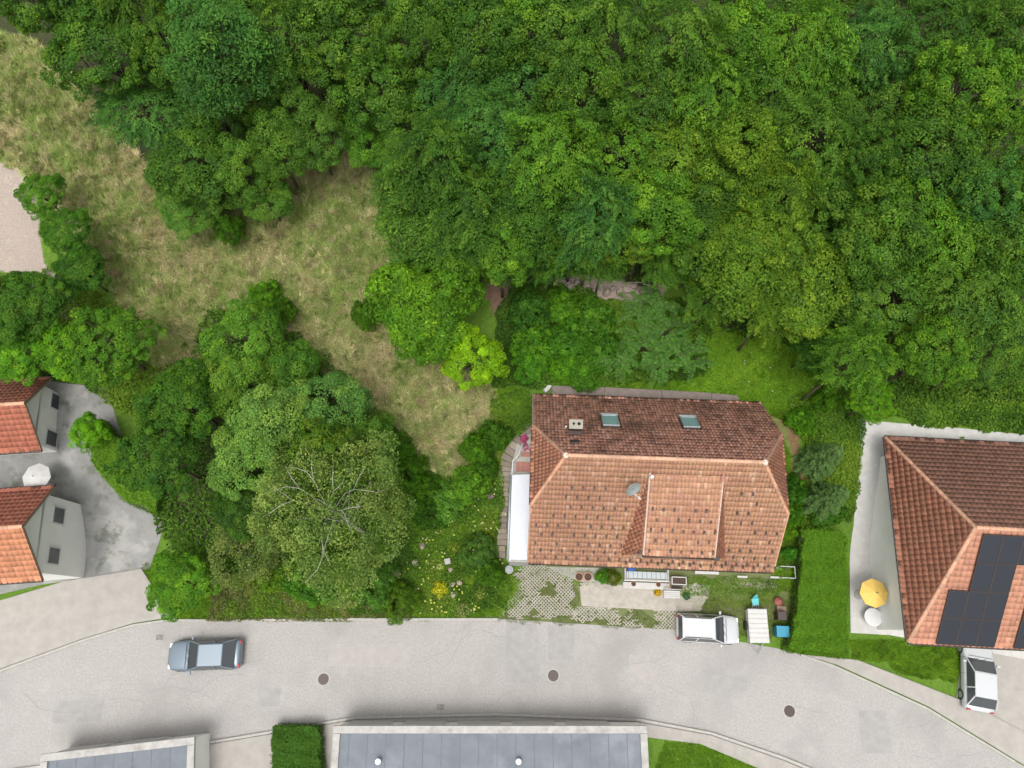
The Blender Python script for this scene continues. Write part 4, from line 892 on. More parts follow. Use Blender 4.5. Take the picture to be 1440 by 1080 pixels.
def col_north(u, v, rg):
    b = np.array([.60, .29, .21]) if rg.random() < .8 else np.array([.66, .36, .27])
    return b * (1 + rg.normal() * .08)
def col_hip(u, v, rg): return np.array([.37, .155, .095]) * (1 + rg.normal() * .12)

house = empty('brick_roofed_house', HOUSE_C, HROT, 'family house with a large terracotta tiled half hipped roof, shed dormer and two skylights', 'house')
a, b = 6.95, 5.0; ze, zh, zr = 5.5, 8.6, 11.1; k_ = (zr - ze) / b; hy = b - (zh - ze) / k_; rxL, rxR = -5.25, 5.05
# walls
mb = MB().box(0, 0, 2.6, 12.6, 9.0, 5.6)
mb.v += [(-6.3, -4.5, 5.4), (-6.3, 4.5, 5.4), (-6.3, hy + .2, zh - .3), (-6.3, -hy - .2, zh - .3), (6.3, -4.5, 5.4), (6.3, 4.5, 5.4), (6.3, hy + .2, zh - .3), (6.3, -hy - .2, zh - .3)]
mb.f += [(8, 9, 10, 11), (12, 15, 14, 13), (8, 11, 15, 12), (9, 13, 14, 10), (11, 10, 14, 15)]
mb.build('wall', M['plaster'], house)
roof_plane([(-a, -b, ze), (a, -b, ze), (a, -hy, zh), (rxR, 0, zr), (rxL, 0, zr), (-a, -hy, zh)], (1, 0, 0), col_south, M['tile_s'], 1, house)
roof_plane([(a, b, ze), (-a, b, ze), (-a, hy, zh), (rxL, 0, zr), (rxR, 0, zr), (a, hy, zh)], (1, 0, 0), col_north, M['tile_n'], 2, house)
roof_plane([(a, -hy, zh), (a, hy, zh), (rxR, 0, zr)], (0, 1, 0), col_hip, M['tile_s'], 3, house)
roof_plane([(-a, hy, zh), (-a, -hy, zh), (rxL, 0, zr)], (0, 1, 0), col_hip, M['tile_s'], 4, house)
up = .13
ridge_caps((rxL, 0, zr + up), (rxR, 0, zr + up), house, (1.0, 1.08, 1.12), .10)
for sx, rx in ((-1, rxL), (1, rxR)):
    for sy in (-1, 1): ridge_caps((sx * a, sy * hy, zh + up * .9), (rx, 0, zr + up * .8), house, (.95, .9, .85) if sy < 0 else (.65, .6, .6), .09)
    MB().lathe([(.17, 0), (.15, .05), (.10, .09), (.03, .10)], 12).build('mortar_cap', M['mortar'], house, (rx, 0, zr + .08), smooth=True)
    # verge boards on the gable edges
    for sy in (-1, 1):
        MB().tube([(sx * (a + .02), sy * (b + .02), ze + .02), (sx * (a + .02), sy * hy, zh + .02)], .055, 4).build('verge_board', M['wood'] if sy > 0 else M['ridge'], house)
    MB().tube([(sx * (a + .05), -hy, zh + .0), (sx * (a + .05), hy, zh + .0)], .06, 8).build('gutter', M['dark_metal'], house)
    n = 12
for sy in (-1, 1):
    y = sy * (b + .06); g = MB()
    for i in range(7): pass
    g.tube([(-a, y, ze - .02), (a, y, ze - .02)], .075, 8); g.build('gutter', M['dark_metal'], house, smooth=True)
for x, y in ((-6.2, -4.62), (6.2, -4.62), (6.2, 4.62), (-6.2, 4.62)):
    MB().tube([(x, y * 1.07, 5.4), (x, y, 5.0), (x, y, .05)], .045, 8).build('downpipe', M['dark_metal'], house)
# snow guards: staggered small hooks on the south slope
sg = MB(); sg.hexa([(-.035, 0, 0), (.035, 0, 0), (.035, .15, 0), (-.035, .15, 0), (-.04, .03, .09), (.04, .03, .09), (.03, .12, .05), (-.03, .12, .05)])
sg_me = sg.mesh('snow_guard', M['dark_metal'])
sang = math.atan(k_); rgs = random.Random(4)
def sg_at(x, v, y0=-b, z0=ze, ang=None, off=.10):
    ang = sang if ang is None else ang
    link('snow_guard', sg_me, house, (x, y0 + v * math.cos(ang) - off * math.sin(ang), z0 + v * math.sin(ang) + off * math.cos(ang)), (ang, 0, 0), (rgs.uniform(1.0, 1.5), rgs.uniform(1.1, 1.7), 1.2))
for r_ in range(9):
    v = .45 + r_ * (.5 if r_ < 2 else .66) - (0 if r_ < 2 else .3)
    for i in range(23):
        x = -a + .35 + i * .6 + (r_ % 2) * .3
        if x > a - .25: continue
        if -1.8 < x < 4.05 and v > .75: continue
        if abs(x) > 5.2 and v > 4.3 - (abs(x) - 5.2): continue
        if rgs.random() < .06 + r_ * .03: continue
        sg_at(x, v)
for i in range(16):
    sg_at(-1.4 + i * .6, .25)
# dormer
def kz(y): return ze + k_ * (y + b)         # main roof height at local y
dL, dR = -.80, 3.05; dy0 = -b + .42; dz0 = 7.9; dy1 = -.62; dz1 = kz(dy1) + .03
roof_plane([(dL, dy0, dz0), (dR, dy0, dz0), (dR, dy1, dz1), (dL, dy1, dz1)], (1, 0, 0), col_south, M['tile_s'], 5, house, lift=.06, thick=.14)
fl = 1.0; yb = -b + .50
roof_plane([(dL + .02, dy1, dz1 - .02), (dL + .0, yb, dz0 + .0), (dL - fl * 1.0, yb, kz(yb) + .03)], (0, 1, 0), col_hip, M['tile_s'], 6, house, lift=.02, deck=False)
roof_plane([(dR - .02, dy1, dz1 - .02), (dR - .0, yb, dz0 + .0), (dR + fl * 1.05, yb, kz(yb) + .03)], (0, 1, 0), col_hip, M['tile_s'], 7, house, lift=.02, deck=False)
MB().face([(dL - fl, yb + .03, kz(yb)), (dR + fl * 1.05, yb + .03, kz(yb)), (dR, yb + .03, dz0 - .02), (dL, yb + .03, dz0 - .02)]).build('dormer_wall', M['wood'], house)
for i in range(2):
    x = dL + .95 + i * 2.1
    w = MB().box(0, 0, 0, 1.3, .07, .95).build('window', M['white_metal'], house, (x, yb - .0, dz0 - .62)); MB().box(0, 0, 0, 1.1, .09, .78).build('pane', M['dark_glass'], w, (0, 0, 0))
MB().tube([(dL - .05, dy0 - .07, dz0 - .0), (dR + .08, dy0 - .07, dz0 - .0)], .075, 8).build('gutter', M['dark_metal'], house, smooth=True)
for x in (dL, dR): MB().tube([(x, dy0, dz0 + .1), (x, dy1, dz1 + .12)], .05, 6).build('verge_board', M['verge'], house)
MB().box(0, 0, 0, .32, .22, .2).build('gutter_box', M['dark_metal'], house, (dR + .12, dy0 - .06, dz0 - .02), bevel=.02)
MB().box(0, 0, 0, .22, .2, .2).build('gutter_box', M['dark_metal'], house, (dL - .12, dy0 + .15, dz0 - .1), bevel=.02)
MB().tube([(0, 0, -.2), (0, 0, .22)], .09, 12).build('vent_pipe', M['white_metal'], house, (dL + .08, dy1 - .25, dz1 + .05))
MB().box(0, 0, 0, .2, .3, .1).build('vent_pipe', M['red_paver'], house, (dR - .05, dy1 - .2, dz1 + .12), bevel=.02)
dang = math.atan((dz1 - dz0) / (dy1 - dy0))
for r_ in range(5):
    for i in range(7):
        x = dL + .3 + i * .57 + (r_ % 2) * .28
        if x > dR - .1 or rgs.random() < .15: continue
        sg_at(x, .2 + r_ * .6, dy0, dz0, dang, .11)
# chimney
ch = empty('chimney', (-4.66, 1.98, 0)); ch.parent = house; ch.scale = (.8, .8, 1)
def nz(y): return ze + k_ * (b - y)
zc = nz(1.95)
MB().box(0, 0, 0, .78, .52, 2.0).build('shaft', M['dark_metal'], ch, (0, 0, zc + .15))
MB().box(0, 0, 0, .94, .66, .09).build('cap', M['mortar_cap'], ch, (0, 0, zc + 1.2), bevel=.015)
for x, r_ in ((-.16, .085), (.2, .11)):
    MB().lathe([(r_, -.02), (r_, .045), (r_ * .78, .045), (r_ * .78, .02)], 14).build('flue', M['flue'], ch, (x, .02, zc + 1.24))
MB().box(0, 0, 0, .9, .5, .05).build('flashing', M['dark_metal'], ch, (0, -.35, nz(1.6) + .16))
ch2 = MB().box(0, 0, 0, .5, .34, .1).build('roof_vent', M['dark_metal'], house, (-4.72, 1.0, nz(1.0) + .17), (-sang, 0, 0), bevel=.02)
MB().tube([(0, 0, 0), (0, 0, .5)], .05, 10).build('vent_pipe', M['white_metal'], house, (-5.15, 2.05, nz(2.05)))
# skylights
for x, y in ((-2.55, 2.78), (2.0, 2.88)):
    s = empty('skylight', (x, y, nz(y) + .12), 0); s.parent = house; s.rotation_euler = (-sang, 0, 0); s.scale = (.77, .86, 1)
    MB().box(0, .72, .05, 1.22, .10, .14).box(0, -.72, .05, 1.22, .10, .14).box(-.56, 0, .05, .10, 1.34, .14).box(.56, 0, .05, .10, 1.34, .14).build('frame', M['grey_metal'], s, bevel=.01)
    MB().box(0, 0, 0, 1.0, 1.32, .06).build('pane', M['glass'], s, (0, 0, .06)); MB().box(0, -.86, 0, 1.5, .22, .02).build('flashing', M['dark_metal'], s, (0, 0, .03))
    for sx in (-1, 1): MB().box(sx * .68, 0, .02, .12, 1.6, .02).build('flashing', M['dark_metal'], s)
    MB().box(0, .86, 0, 1.3, .14, .06).build('blind_box', M['grey_metal'], s, (0, 0, .12), bevel=.01)
# south ground floor windows and door under the eaves
for x, w, h, z in ((-5.2, 1.3, 1.3, 3.4), (-2.6, 1.6, 1.3, 3.4), (.3, 1.6, 1.3, 3.4), (3.2, 1.4, 1.3, 3.4), (5.2, 1.1, 1.3, 3.4), (-5.2, 1.0, .9, 1.1), (4.4, 1.3, .9, 1.1)):
    f = MB().box(0, 0, 0, w, .09, h).build('window', M['white_metal'], house, (x, -4.53, z)); MB().box(-w / 4 + .02, 0, 0, w / 2 - .12, .11, h - .14).build('pane', M['dark_glass'], f); MB().box(w / 4 - .02, 0, 0, w / 2 - .12, .11, h - .14).build('pane', M['dark_glass'], f)
    MB().box(0, -.1, 0, w + .2, .2, .05).build('sill', M['pale_concrete'], f, (0, 0, -h / 2 - .04))
d_ = MB().box(0, 0, 0, 1.1, .1, 2.1).build('door', M['wood'], house, (-1.2, -4.53, 1.08)); MB().tube([(0, -.1, 0), (.14, -.1, 0)], .015, 6).build('handle', M['grey_metal'], d_, (.35, 0, 0))

# satellite dish on the roof
def local(x, y, z): c, s = math.cos(HROT), math.sin(HROT); return Vector((HOUSE_C.x + x * c - y * s, HOUSE_C.y + x * s + y * c, z))
dl = at(889, 684, 10.6); dish = empty('satellite_dish', (dl.x, dl.y, 9.75), 0, 'grey oval satellite dish on the roof left of the dormer', 'satellite dish')
MB().tube([(0, 0, -.3), (0, 0, .8)], .03, 8).build('mast', M['grey_metal'], dish)
prof = [(.0, 0), (.15, .012), (.3, .045), (.42, .09), (.44, .10)]
dm = MB(); k = 24
for r_, z in prof:
    for j in range(k): t = 2 * math.pi * j / k; dm.v.append((r_ * math.cos(t), r_ * math.sin(t) * 1.06, z))
for i in range(len(prof) - 1):
    for j in range(k): dm.f.append((i * k + j, i * k + (j + 1) % k, (i + 1) * k + (j + 1) % k, (i + 1) * k + j))
dd = dm.build('reflector', M['grey_metal'], dish, (0, -.08, .85), (R(62), 0, R(28)), smooth=True); sm_ = dd.modifiers.new('s', 'SOLIDIFY'); sm_.thickness = .02
MB().tube([(0, -.4, .02), (0, -.25, .4), (0, -.1, .62)], .018, 6).build('arm', M['white_metal'], dish, (0, -.08, .85), (R(62), 0, R(28)))
MB().tube([(0, 0, 0), (0, 0, .14)], .05, 10).build('receiver', M['white_metal'], dish, tuple(Vector((0, -.08, .85)) + Matrix.Rotation(R(28), 3, 'Z') @ (Matrix.Rotation(R(62), 3, 'X') @ Vector((0, -.1, .6)))), (R(62), 0, R(28)))
MB().tube([(0, 0, 0), (.3, -.35, -.55)], .018, 6).build('stay', M['white_metal'], dish, (0, 0, .6))

# ------------------------------------------------------------------ left terrace with white canopy, railing, steps
ca = at(720, 668, 4.6); cb = at(747, 667, 4.6); cc = at(747, 788, 4.1); cd = at(716, 787, 4.1)
can = empty('terrace_canopy', (0, 0, 0), 0, 'long white translucent canopy along the left gable', 'canopy')
cen = (ca + cb + cc + cd) / 4; can.location = (cen.x, cen.y, 0)
q = [v - Vector((cen.x, cen.y, 0)) for v in (cd, cc, cb, ca)]
MB().hexa([tuple(p) for p in q] + [tuple(p + Vector((0, 0, .03))) for p in q]).build('canopy_sheet', M['canopy'], can)
rb = MB()
def cpt(u, v): return (q[0] * (1 - u) + q[1] * u) * (1 - v) + (q[3] * (1 - u) + q[2] * u) * v
W_, L_ = 6, 24
for i in range(-W_, L_ + 1):
    for sgn in (0, 1):
        u0, v0, u1, v1 = 0, i / L_, 1, (i + W_) / L_
        t0 = max(0, (0 - v0) / (v1 - v0)); t1 = min(1, (1 - v0) / (v1 - v0))
        if t1 <= t0: continue
        A = (t0, v0 + (v1 - v0) * t0); B = (t1, v0 + (v1 - v0) * t1)
        if sgn: A = (1 - A[0], A[1]); B = (1 - B[0], B[1])
        rb.tube([cpt(*A) + Vector((0, 0, .035)), cpt(*B) + Vector((0, 0, .035))], .012, 3, False)
tag(rb.build('canopy_rib', M['canopy_rib'], can), kind='stuff')
MB().tube([q[0] + Vector((-.08, 0, 0)), q[3] + Vector((-.08, 0, 0))], .08, 8).build('gutter', M['grey_metal'], can, smooth=True)
MB().tube([q[0] + Vector((-.08, -.05, 0)), q[1] + Vector((0, -.05, 0))], .07, 8).build('edge_beam', M['concrete'], can)
for p in (q[0], q[3], (q[0] + q[3]) / 2): MB().box(0, 0, 0, .1, .1, 4.2).build('post', M['white_metal'], can, (p.x + .05, p.y, 2.1))
# terrace slab + tiles
tz = 3.3
A, B, Cc, D = at(717, 669, tz), at(749, 669, tz), at(749, 600, tz), at(733, 601, tz); E2 = at(722, 645, tz); 
slab = empty('terrace', (A.x, A.y, 0), 0, 'tiled terrace landing between the canopy and the flower bed', 'terrace')
pts = [(p.x - A.x, p.y - A.y) for p in (at(716, 790, tz), at(748, 790, tz), Cc, D, E2, A)]
MB().prism(pts, .2, tz).build('slab', M['concrete'], slab)
tme = MB().box(0, 0, 0, .30, .30, .03).mesh('floor_tile', M['grey_paver']); tmr = MB().box(0, 0, 0, .30, .30, .03).mesh('floor_tile', M['red_paver'])
nn = 0
for j in range(12):
    for i in range(5):
        x = .22 + i * .315; y = .1 + j * .315
        if not inside(np.array([x - .15]), np.array([y + .15]), pts)[0] or not inside(np.array([x + .0]), np.array([y + .1]), pts)[0]: continue
        red = j in (1, 2) or (j == 4 and i > 1)
        t = link('floor_tile', tmr if red else tme, slab, (x, y, tz + .015 + random.uniform(0, .004))); f = random.uniform(.8, 1.15); t.color = (f, f, f, 1)
# railing
ra = empty('terrace_railing', (0, 0, 0), 0, 'pale metal handrail at the head of the garden steps', 'railing')
rp = [at(719, 690, 4.3), at(720, 668, 4.3), at(721, 648, 4.3), at(729, 640, 4.3), at(735, 624, 4.3)]
ra.location = (rp[0].x, rp[0].y, 0); off = Vector((rp[0].x, rp[0].y, 0))
MB().tube([p - off for p in rp], .035, 8).build('handrail', M['white_metal'], ra, smooth=True)
for p in rp: MB().tube([(p.x - off.x, p.y - off.y, 3.0), (p.x - off.x, p.y - off.y, 4.3)], .025, 6).build('post', M['white_metal'], ra)
# garden steps
st = empty('garden_steps', gat(709, 784), 0, 'weathered stone garden steps climbing along the canopy to the terrace', 'steps'); s0 = st.location.copy()
path = [(706, 781), (706, 772), (707, 763), (707, 755), (706, 747), (706, 739), (706, 731), (706, 723), (707, 716), (707, 709), (708, 702), (708, 695), (708, 688), (709, 681), (710, 674), (710, 667), (711, 660), (712, 653), (714, 645), (719, 637), (725, 629), (731, 621)]
for i, (x, y) in enumerate(path):
    p = gat(x, y); n2 = gat(*path[min(i + 1, len(path) - 1)]); p0 = gat(*path[max(i - 1, 0)]); ang = math.atan2(n2.y - p0.y, n2.x - p0.x) - math.pi / 2
    w = .42 if i < 2 else random.uniform(.58, .72) * (1 + (.25 if i > 17 else 0) + i * .006)
    run = max(.3, (n2 - p0).to_2d().length / (2 if 0 < i < len(path) - 1 else 1))
    o = MB().box(0, 0, 0, w, run * .97, .24).build('step', M['step_stone'], st, (p.x - s0.x, p.y - s0.y, p.z - s0.z + .04 + random.uniform(-.01, .01)), (R(random.uniform(-1, 1)), 0, ang + R(random.uniform(-3, 3))), bevel=.025)
    f = random.uniform(.75, 1.25); o.color = (f, f, f * random.uniform(.9, 1.05), 1)
sheet('path', [(722, 615), (750, 585), (752, 600), (735, 625), (728, 640)], .05, M['weathered_conc'], step=.4)

# retaining wall behind the house
wp = [at(776, 549, 3.75), at(850, 551, 3.75), at(930, 555, 3.75), at(1000, 559, 3.75), at(1038, 563, 3.75)]
rw = empty('retaining_wall', (wp[0].x, wp[0].y, 0), 0, 'low weathered concrete retaining wall along the back of the house', 'wall')
for i in range(4):
    A, B = wp[i] - rw.location, wp[i + 1] - rw.location; ang = math.atan2(B.y - A.y, B.x - A.x); L_ = (B - A).to_2d().length; c = (A + B) / 2
    MB().box(0, 0, 0, L_ - .012, .46, 2.6).build('wall_section', M['weathered_conc'], rw, (c.x, c.y, 2.48), (0, 0, ang), bevel=.02)
    MB().box(0, 0, 0, L_ - .02, .56, .08).build('coping', M['weathered_conc'], rw, (c.x, c.y, 3.83), (0, 0, ang), bevel=.015)
cs = empty('curved_kerb_stone', at(768, 549, 3.8), R(40), 'pale curved concrete stone at the left end of the retaining wall', 'stone')
MB().box(0, 0, 0, .28, .26, .3).box(.27, .05, 0, .28, .26, .3, .3).build('stone_block', M['pale_concrete'], cs, bevel=.03)
# rock outcrop
def rock_mesh(seed, m='rock'):
    bm = bmesh.new(); bmesh.ops.create_icosphere(bm, subdivisions=2, radius=1); r = random.Random(seed)
    pl = [(Vector((r.gauss(0, 1), r.gauss(0, 1), r.gauss(0, 1))).normalized(), r.uniform(.55, .9)) for _ in range(9)]
    for v in bm.verts:
        for n, d in pl:
            k = v.co.dot(n)
            if k > d: v.co -= n * (k - d)
        v.co *= r.uniform(.97, 1.03)
    me = bpy.data.meshes.new('rock'); bm.to_mesh(me); bm.free(); me.materials.append(M[m]); return me
rocks = [rock_mesh(i) for i in range(6)]
outc = [(792, 398, .45), (801, 402, .4), (810, 396, .35), (818, 405, .42), (826, 399, .4), (836, 408, .38), (845, 402, .3), (853, 411, .42), (862, 405, .35), (872, 410, .45), (884, 408, .5), (897, 411, .42), (905, 405, .3), (918, 408, .4), (785, 392, .3)]
rr = empty('rock_outcrop', gat(850, 405), 0, 'pale crumbling rock outcrop at the foot of the wood', 'rocks'); r0 = rr.location.copy()
for i, (x, y, s) in enumerate(outc):
    p = gat(x, y, .2); link('rock', rocks[i % 6], rr, (p.x - r0.x, p.y - r0.y, p.z - r0.z + .1), (random.random() * 6, random.random() * 6, random.random() * 6), (s, s * .8, s * .55))
rgf = random.Random(8)
dead = MB()
for i in range(26):
    x, y = rgf.uniform(785, 925), rgf.uniform(392, 414); p = gat(x, y) - r0; aa = rgf.uniform(-.5, .8); l = rgf.uniform(.4, 1.3)
    dead.tube([p + Vector((0, 0, .3)), p + Vector((math.cos(aa) * l * .5, math.sin(aa) * l * .5, .45)), p + Vector((math.cos(aa) * l, math.sin(aa) * l, .35))], [.022, .018, .008], 4)
tag(dead.build('dead_twigs', M['birch_bark'], rr), kind='stuff')
for i, (x, y, s, lab) in enumerate([(630, 790, .40, 'flat pale square stone slab in the garden'), (553, 780, .26, 'grey rock at the upper left of the rockery'), (585, 792, .30, 'brown rock in the middle of the rockery'), (558, 806, .28, 'brownish rock at the lower left of the rockery'),
                                    (594, 768, .25, 'long grey rock at the top of the rockery'), (637, 822, .24, 'grey rock right of the yellow round shrub'), (646, 820, .22, 'smaller grey rock beside the one right of the yellow shrub'), (638, 836, .24, 'bluish grey rock below the two by the yellow shrub'), (634, 802, .22, 'small brown rock below the square slab')]):
    p = gat(x, y); root = empty('garden_rock', p, 0, lab, 'rock')
    if i == 0: MB().box(0, 0, 0, .38, .36, .16).build('stone_block', M['concrete'], root, (0, 0, .35), (0, 0, .2), bevel=.03)
    else: link('stone_block', rocks[i % 6], root, (0, 0, .22), (1, i, 2 * i), (s * 1.1, s * .9, s * .8))

# ------------------------------------------------------------------ yard
Hc_ = [(815, 824), (960, 824), (1000, 830), (985, 858), (960, 860), (818, 852)]
def lattice(name, poly, m, sp, bw, hgt, label, z0=.014, skip=0, angle=math.pi / 4, seed=1):
    P = [(gat(*p).x, gat(*p).y) for p in poly]; xs = [p[0] for p in P]; ys = [p[1] for p in P]; c, s = math.cos(angle), math.sin(angle); rg = np.random.default_rng(seed); mb = MB()
    R0 = max(max(xs) - min(xs), max(ys) - min(ys)); cx = (min(xs) + max(xs)) / 2; cy = (min(ys) + max(ys)) / 2; n = int(R0 / sp) + 1
    I_, J_ = np.meshgrid(np.arange(-n, n), np.arange(-n, n)); x = cx + (I_ * c - J_ * s) * sp; y = cy + (I_ * s + J_ * c) * sp
    jx = (fbm(x, y, .8, seed) - .5) * .5
    ok = inside(x + jx, y + jx, P); drop = fbm(x, y, 1.1, seed + 3) < skip
    for i, j in zip(*np.nonzero(ok & ~drop)):
        for d in (0, 1):
            if rg.random() < .06: continue
            aa = angle + d * math.pi / 2; xx = x[i, j] + math.cos(aa) * sp / 2; yy = y[i, j] + math.sin(aa) * sp / 2
            mb.box(xx, yy, z0 + hgt / 2 - .01 + rg.uniform(-.004, .004) + d * .002, sp - bw * .2, bw * rg.uniform(.8, 1.2), hgt, aa)
    return tag(mb.build(name, m), label, 'paving', kind='stuff')
lattice('lattice_paving', [(722, 794), (760, 794), (805, 812), (812, 850), (815, 864), (770, 872), (696, 872), (722, 835)], M['paver'], .155, .045, .06, 'weathered concrete lattice paving of the drive below the canopy', skip=.40, seed=3)
lattice('lattice_paving', [(812, 852), (955, 858), (952, 890), (800, 874)], M['paver'], .155, .045, .06, 'overgrown lattice paving strip beside the street', skip=.46, seed=4)
sheet('path', Hc_, .016, M['paver'])
lattice('paved_path', Hc_, M['paver'], .15, .10, .05, 'pale pinkish paved strip in front of the light well', z0=.02, skip=.1, seed=5)
sheet('path', [(768, 797), (850, 799), (868, 815), (835, 824), (800, 812)], .02, M['concrete'])
sheet('path', [(1035, 818), (1090, 820), (1096, 826), (1060, 828), (1032, 826)], .016, M['path_gravel'])
sheet('path', [(925, 826), (1000, 822), (996, 832), (960, 832)], .020, M['pale_concrete'])
def pot(px, py, r_, h_, m, label, name='flower_pot', cat='pot', soil=True, group=None):
    g = gat(px, py, h_); root = empty(name, g, 0, label, cat, group)
    MB().lathe([(r_ * .72, 0), (r_ * .95, h_ * .85), (r_ * 1.06, h_ * .86), (r_ * 1.08, h_), (r_ * .92, h_), (r_ * .88, h_ * .8)], 24).build('body', m, root, smooth=False)
    if soil: MB().lathe([(r_ * .9, 0), (r_ * .5, .02), (.01, .03)], 20).build('soil', M['soil'], root, (0, 0, h_ * .82))
    return root
pot(814.5, 811, .255, .42, M['terracotta'], 'large round terracotta pot with dark soil, left of the pair')
pot(827, 811, .255, .42, M['pale_concrete'] if 0 else M['terracotta'], 'large round terracotta pot with pale rim, right of the pair')
pot(891, 821, .15, .26, M['terracotta'], 'small round pot on the ledge at the left of the light well')
pot(926, 822, .15, .26, M['terracotta'], 'small round pot on the ledge next to the orange flowers')
pot(941, 823, .11, .22, mat('orange_pot', (.6, .25, .1), .7), 'tiny orange pot left of the white framed planter')
w_ = pot(716, 801, .24, .75, M['concrete'], 'round grey barrel with slatted lid beside the foot of the steps', 'barrel', 'barrel')
for i in range(-3, 4): MB().box(i * .06, 0, .76, .035, 2 * math.sqrt(max(.01, .21 ** 2 - (i * .06) ** 2)), .02).build('slat', M['grey_metal'], w_)
# light well with glazed ledge
lw = empty('light_well', gat(908, 810), R(-2), 'grey walled light well with a glazed ledge below the dormer', 'light well')
MB().box(0, -.28, .2, 2.75, .12, .45).box(-1.36, .1, .2, .12, .7, .45).box(1.36, .1, .2, .12, .7, .45).build('wall', M['concrete'], lw, bevel=.01)
MB().box(0, -.34, .46, 2.9, .05, .05).build('white_edge', M['white_metal'], lw)
MB().box(0, .02, .38, 2.55, .42, .03).build('glass_cover', M['grey_metal'], lw)
for i in range(9): MB().box(-1.15 + i * .29, .02, .40, .02, .42, .02).build('glazing_bar', M['dark_metal'], lw)
MB().box(0, -.62, .1, 2.95, .4, .22).build('ledge', M['pale_concrete'], lw, bevel=.01)
bb = empty('blue_crate', gat(888, 802, .5), 0, 'bright blue crate standing under the eave at the light well', 'crate')
MB().box(0, 0, .5, .44, .03, .36).box(0, .34, .5, .44, .03, .36).box(-.22, .17, .5, .03, .36, .36).box(.22, .17, .5, .03, .36, .36).build('side', M['blue'], bb)
MB().box(0, .17, .62, .4, .31, .03).build('lid', M['blue'], bb, bevel=.01)
# bench
be = empty('garden_bench', gat(943, 836), R(-2), 'white bench in front of the light well', 'bench')
for i in range(4): MB().box(0, -.2 + i * .12, .45, 1.02, .10, .035).build('slat', M['white_wood'], be, bevel=.006)
for i in range(3): MB().box(0, .28, .56 + i * .1, 1.02, .03, .08).build('backrest', M['white_wood'], be)
for x in (-.45, .45):
    for y in (-.18, .2): MB().box(x, y, .22, .05, .05, .43).build('leg', M['white_wood'], be)
# framed planter
pf = empty('framed_planter', gat(954, 817, .5), R(-2), 'rectangular planter with a white frame right of the light well', 'planter')
MB().box(0, .22, .5, .92, .05, .5).box(0, -.22, .5, .92, .05, .5).box(-.44, 0, .5, .05, .40, .5).box(.44, 0, .5, .05, .40, .5).build('frame', M['white_wood'], pf)
MB().box(0, 0, .45, .83, .39, .4).build('soil', M['soil'], pf)
bo = empty('dark_trough', gat(952, 826, .2), R(-2), 'dark trough planter just below the white framed planter', 'planter'); MB().box(0, 0, .12, .62, .2, .26, taper=1.1).build('body', M['dark_metal'], bo, bevel=.01); MB().box(0, 0, .2, .55, .15, .13).build('soil', M['soil'], bo)
# white boards, frame poles
for (x, y, w, lab) in [(994, 804, 1.5, 'white awning board under the eave right of the light well'), (1044, 811, .65, 'short white board lying below the eave'), (1090, 812, .6, 'short white board at the lower right corner of the roof')]:
    g = at(x, y, .6 if w > 1 else .2); o = empty('white_board', (g.x, g.y, 0), R(-2), lab, 'board'); MB().box(0, 0, g.z, w, .3 if w > 1 else .12, .05).build('panel', M['white_wood'], o, bevel=.01)
    if w > 1:
        for sx in (-1, 1): MB().box(sx * .65, 0, .28, .05, .05, .56).build('leg', M['white_wood'], o)
    else: MB().box(0, 0, .09, w * .5, .08, .16).build('support', M['wood'], o)
fr = empty('white_pole_frame', gat(1103, 806), R(-2), 'thin white pole frame beside the lower right roof corner', 'frame')
for A, B in (((-.45, .35), (.4, .35)), ((-.45, -.35), (.4, -.35)), ((.4, -.35), (.4, .35))): MB().tube([(*A, .8), (*B, .8)], .022, 6).build('rail', M['white_metal'], fr)
for x, y in ((-.45, .35), (.4, .35), (.4, -.35), (-.45, -.35)): MB().tube([(x, y, 0), (x, y, .82)], .022, 6).build('post', M['white_metal'], fr)
# turquoise folded lounger
tc = empty('folding_chair', gat(1063, 846, .5), R(8), 'turquoise folded garden chair with pale legs standing above the white trailer', 'chair')
MB().hexa([(-.20, -.22, .32), (.20, -.22, .32), (.24, .18, .42), (-.24, .18, .42), (-.20, -.22, .36), (.20, -.22, .36), (.24, .18, .46), (-.24, .18, .46)]).build('seat', M['teal'], tc, bevel=.02)
MB().hexa([(-.2, .16, .44), (.2, .16, .44), (.2, .22, .44), (-.2, .22, .44), (-.10, .36, .9), (.10, .36, .9), (.10, .40, .9), (-.10, .40, .9)]).build('backrest', M['teal'], tc, bevel=.02)
for x, dx in ((-.18, -.03), (-.07, -.01), (.07, .01), (.18, .03)): MB().tube([(x, -.1, .36), (x + dx, -.42, .02)], .018, 6).build('leg', M['white_metal'], tc)
# urn + boxes
ur = empty('urn', gat(1095, 846, .3), 0, 'russet ball shaped urn at the right end of the yard', 'urn'); MB().lathe([(.12, 0), (.26, .12), (.29, .28), (.2, .44), (.1, .48), (.1, .52), (.06, .52), (.05, .4)], 20).build('body', M['red_ball'], ur, smooth=True); MB().box(0, 0, .01, .3, .3, .03).build('foot', M['concrete'], ur)
bx = empty('storage_box', gat(1099, 857, .4), R(-4), 'brown plastic storage box below the russet urn', 'box'); MB().box(0, 0, .18, .5, .36, .36, taper=1.05).build('body', M['brown_plastic'], bx, bevel=.02); MB().box(0, 0, .38, .56, .42, .05).build('lid', M['brown_plastic'], bx, bevel=.015)
b2 = empty('wheelie_bin', gat(1100, 866, .9), R(-2), 'dark wheeled bin behind the blue bin', 'bin'); MB().box(0, 0, .45, .46, .44, .85, taper=1.1).build('body', M['dark_metal'], b2, bevel=.02); MB().box(0, 0, .91, .54, .52, .06).build('lid', M['dark_metal'], b2, bevel=.02)
MB().tube([(-.2, .27, .9), (.2, .27, .9)], .02, 6).build('handle', M['rubber'], b2)
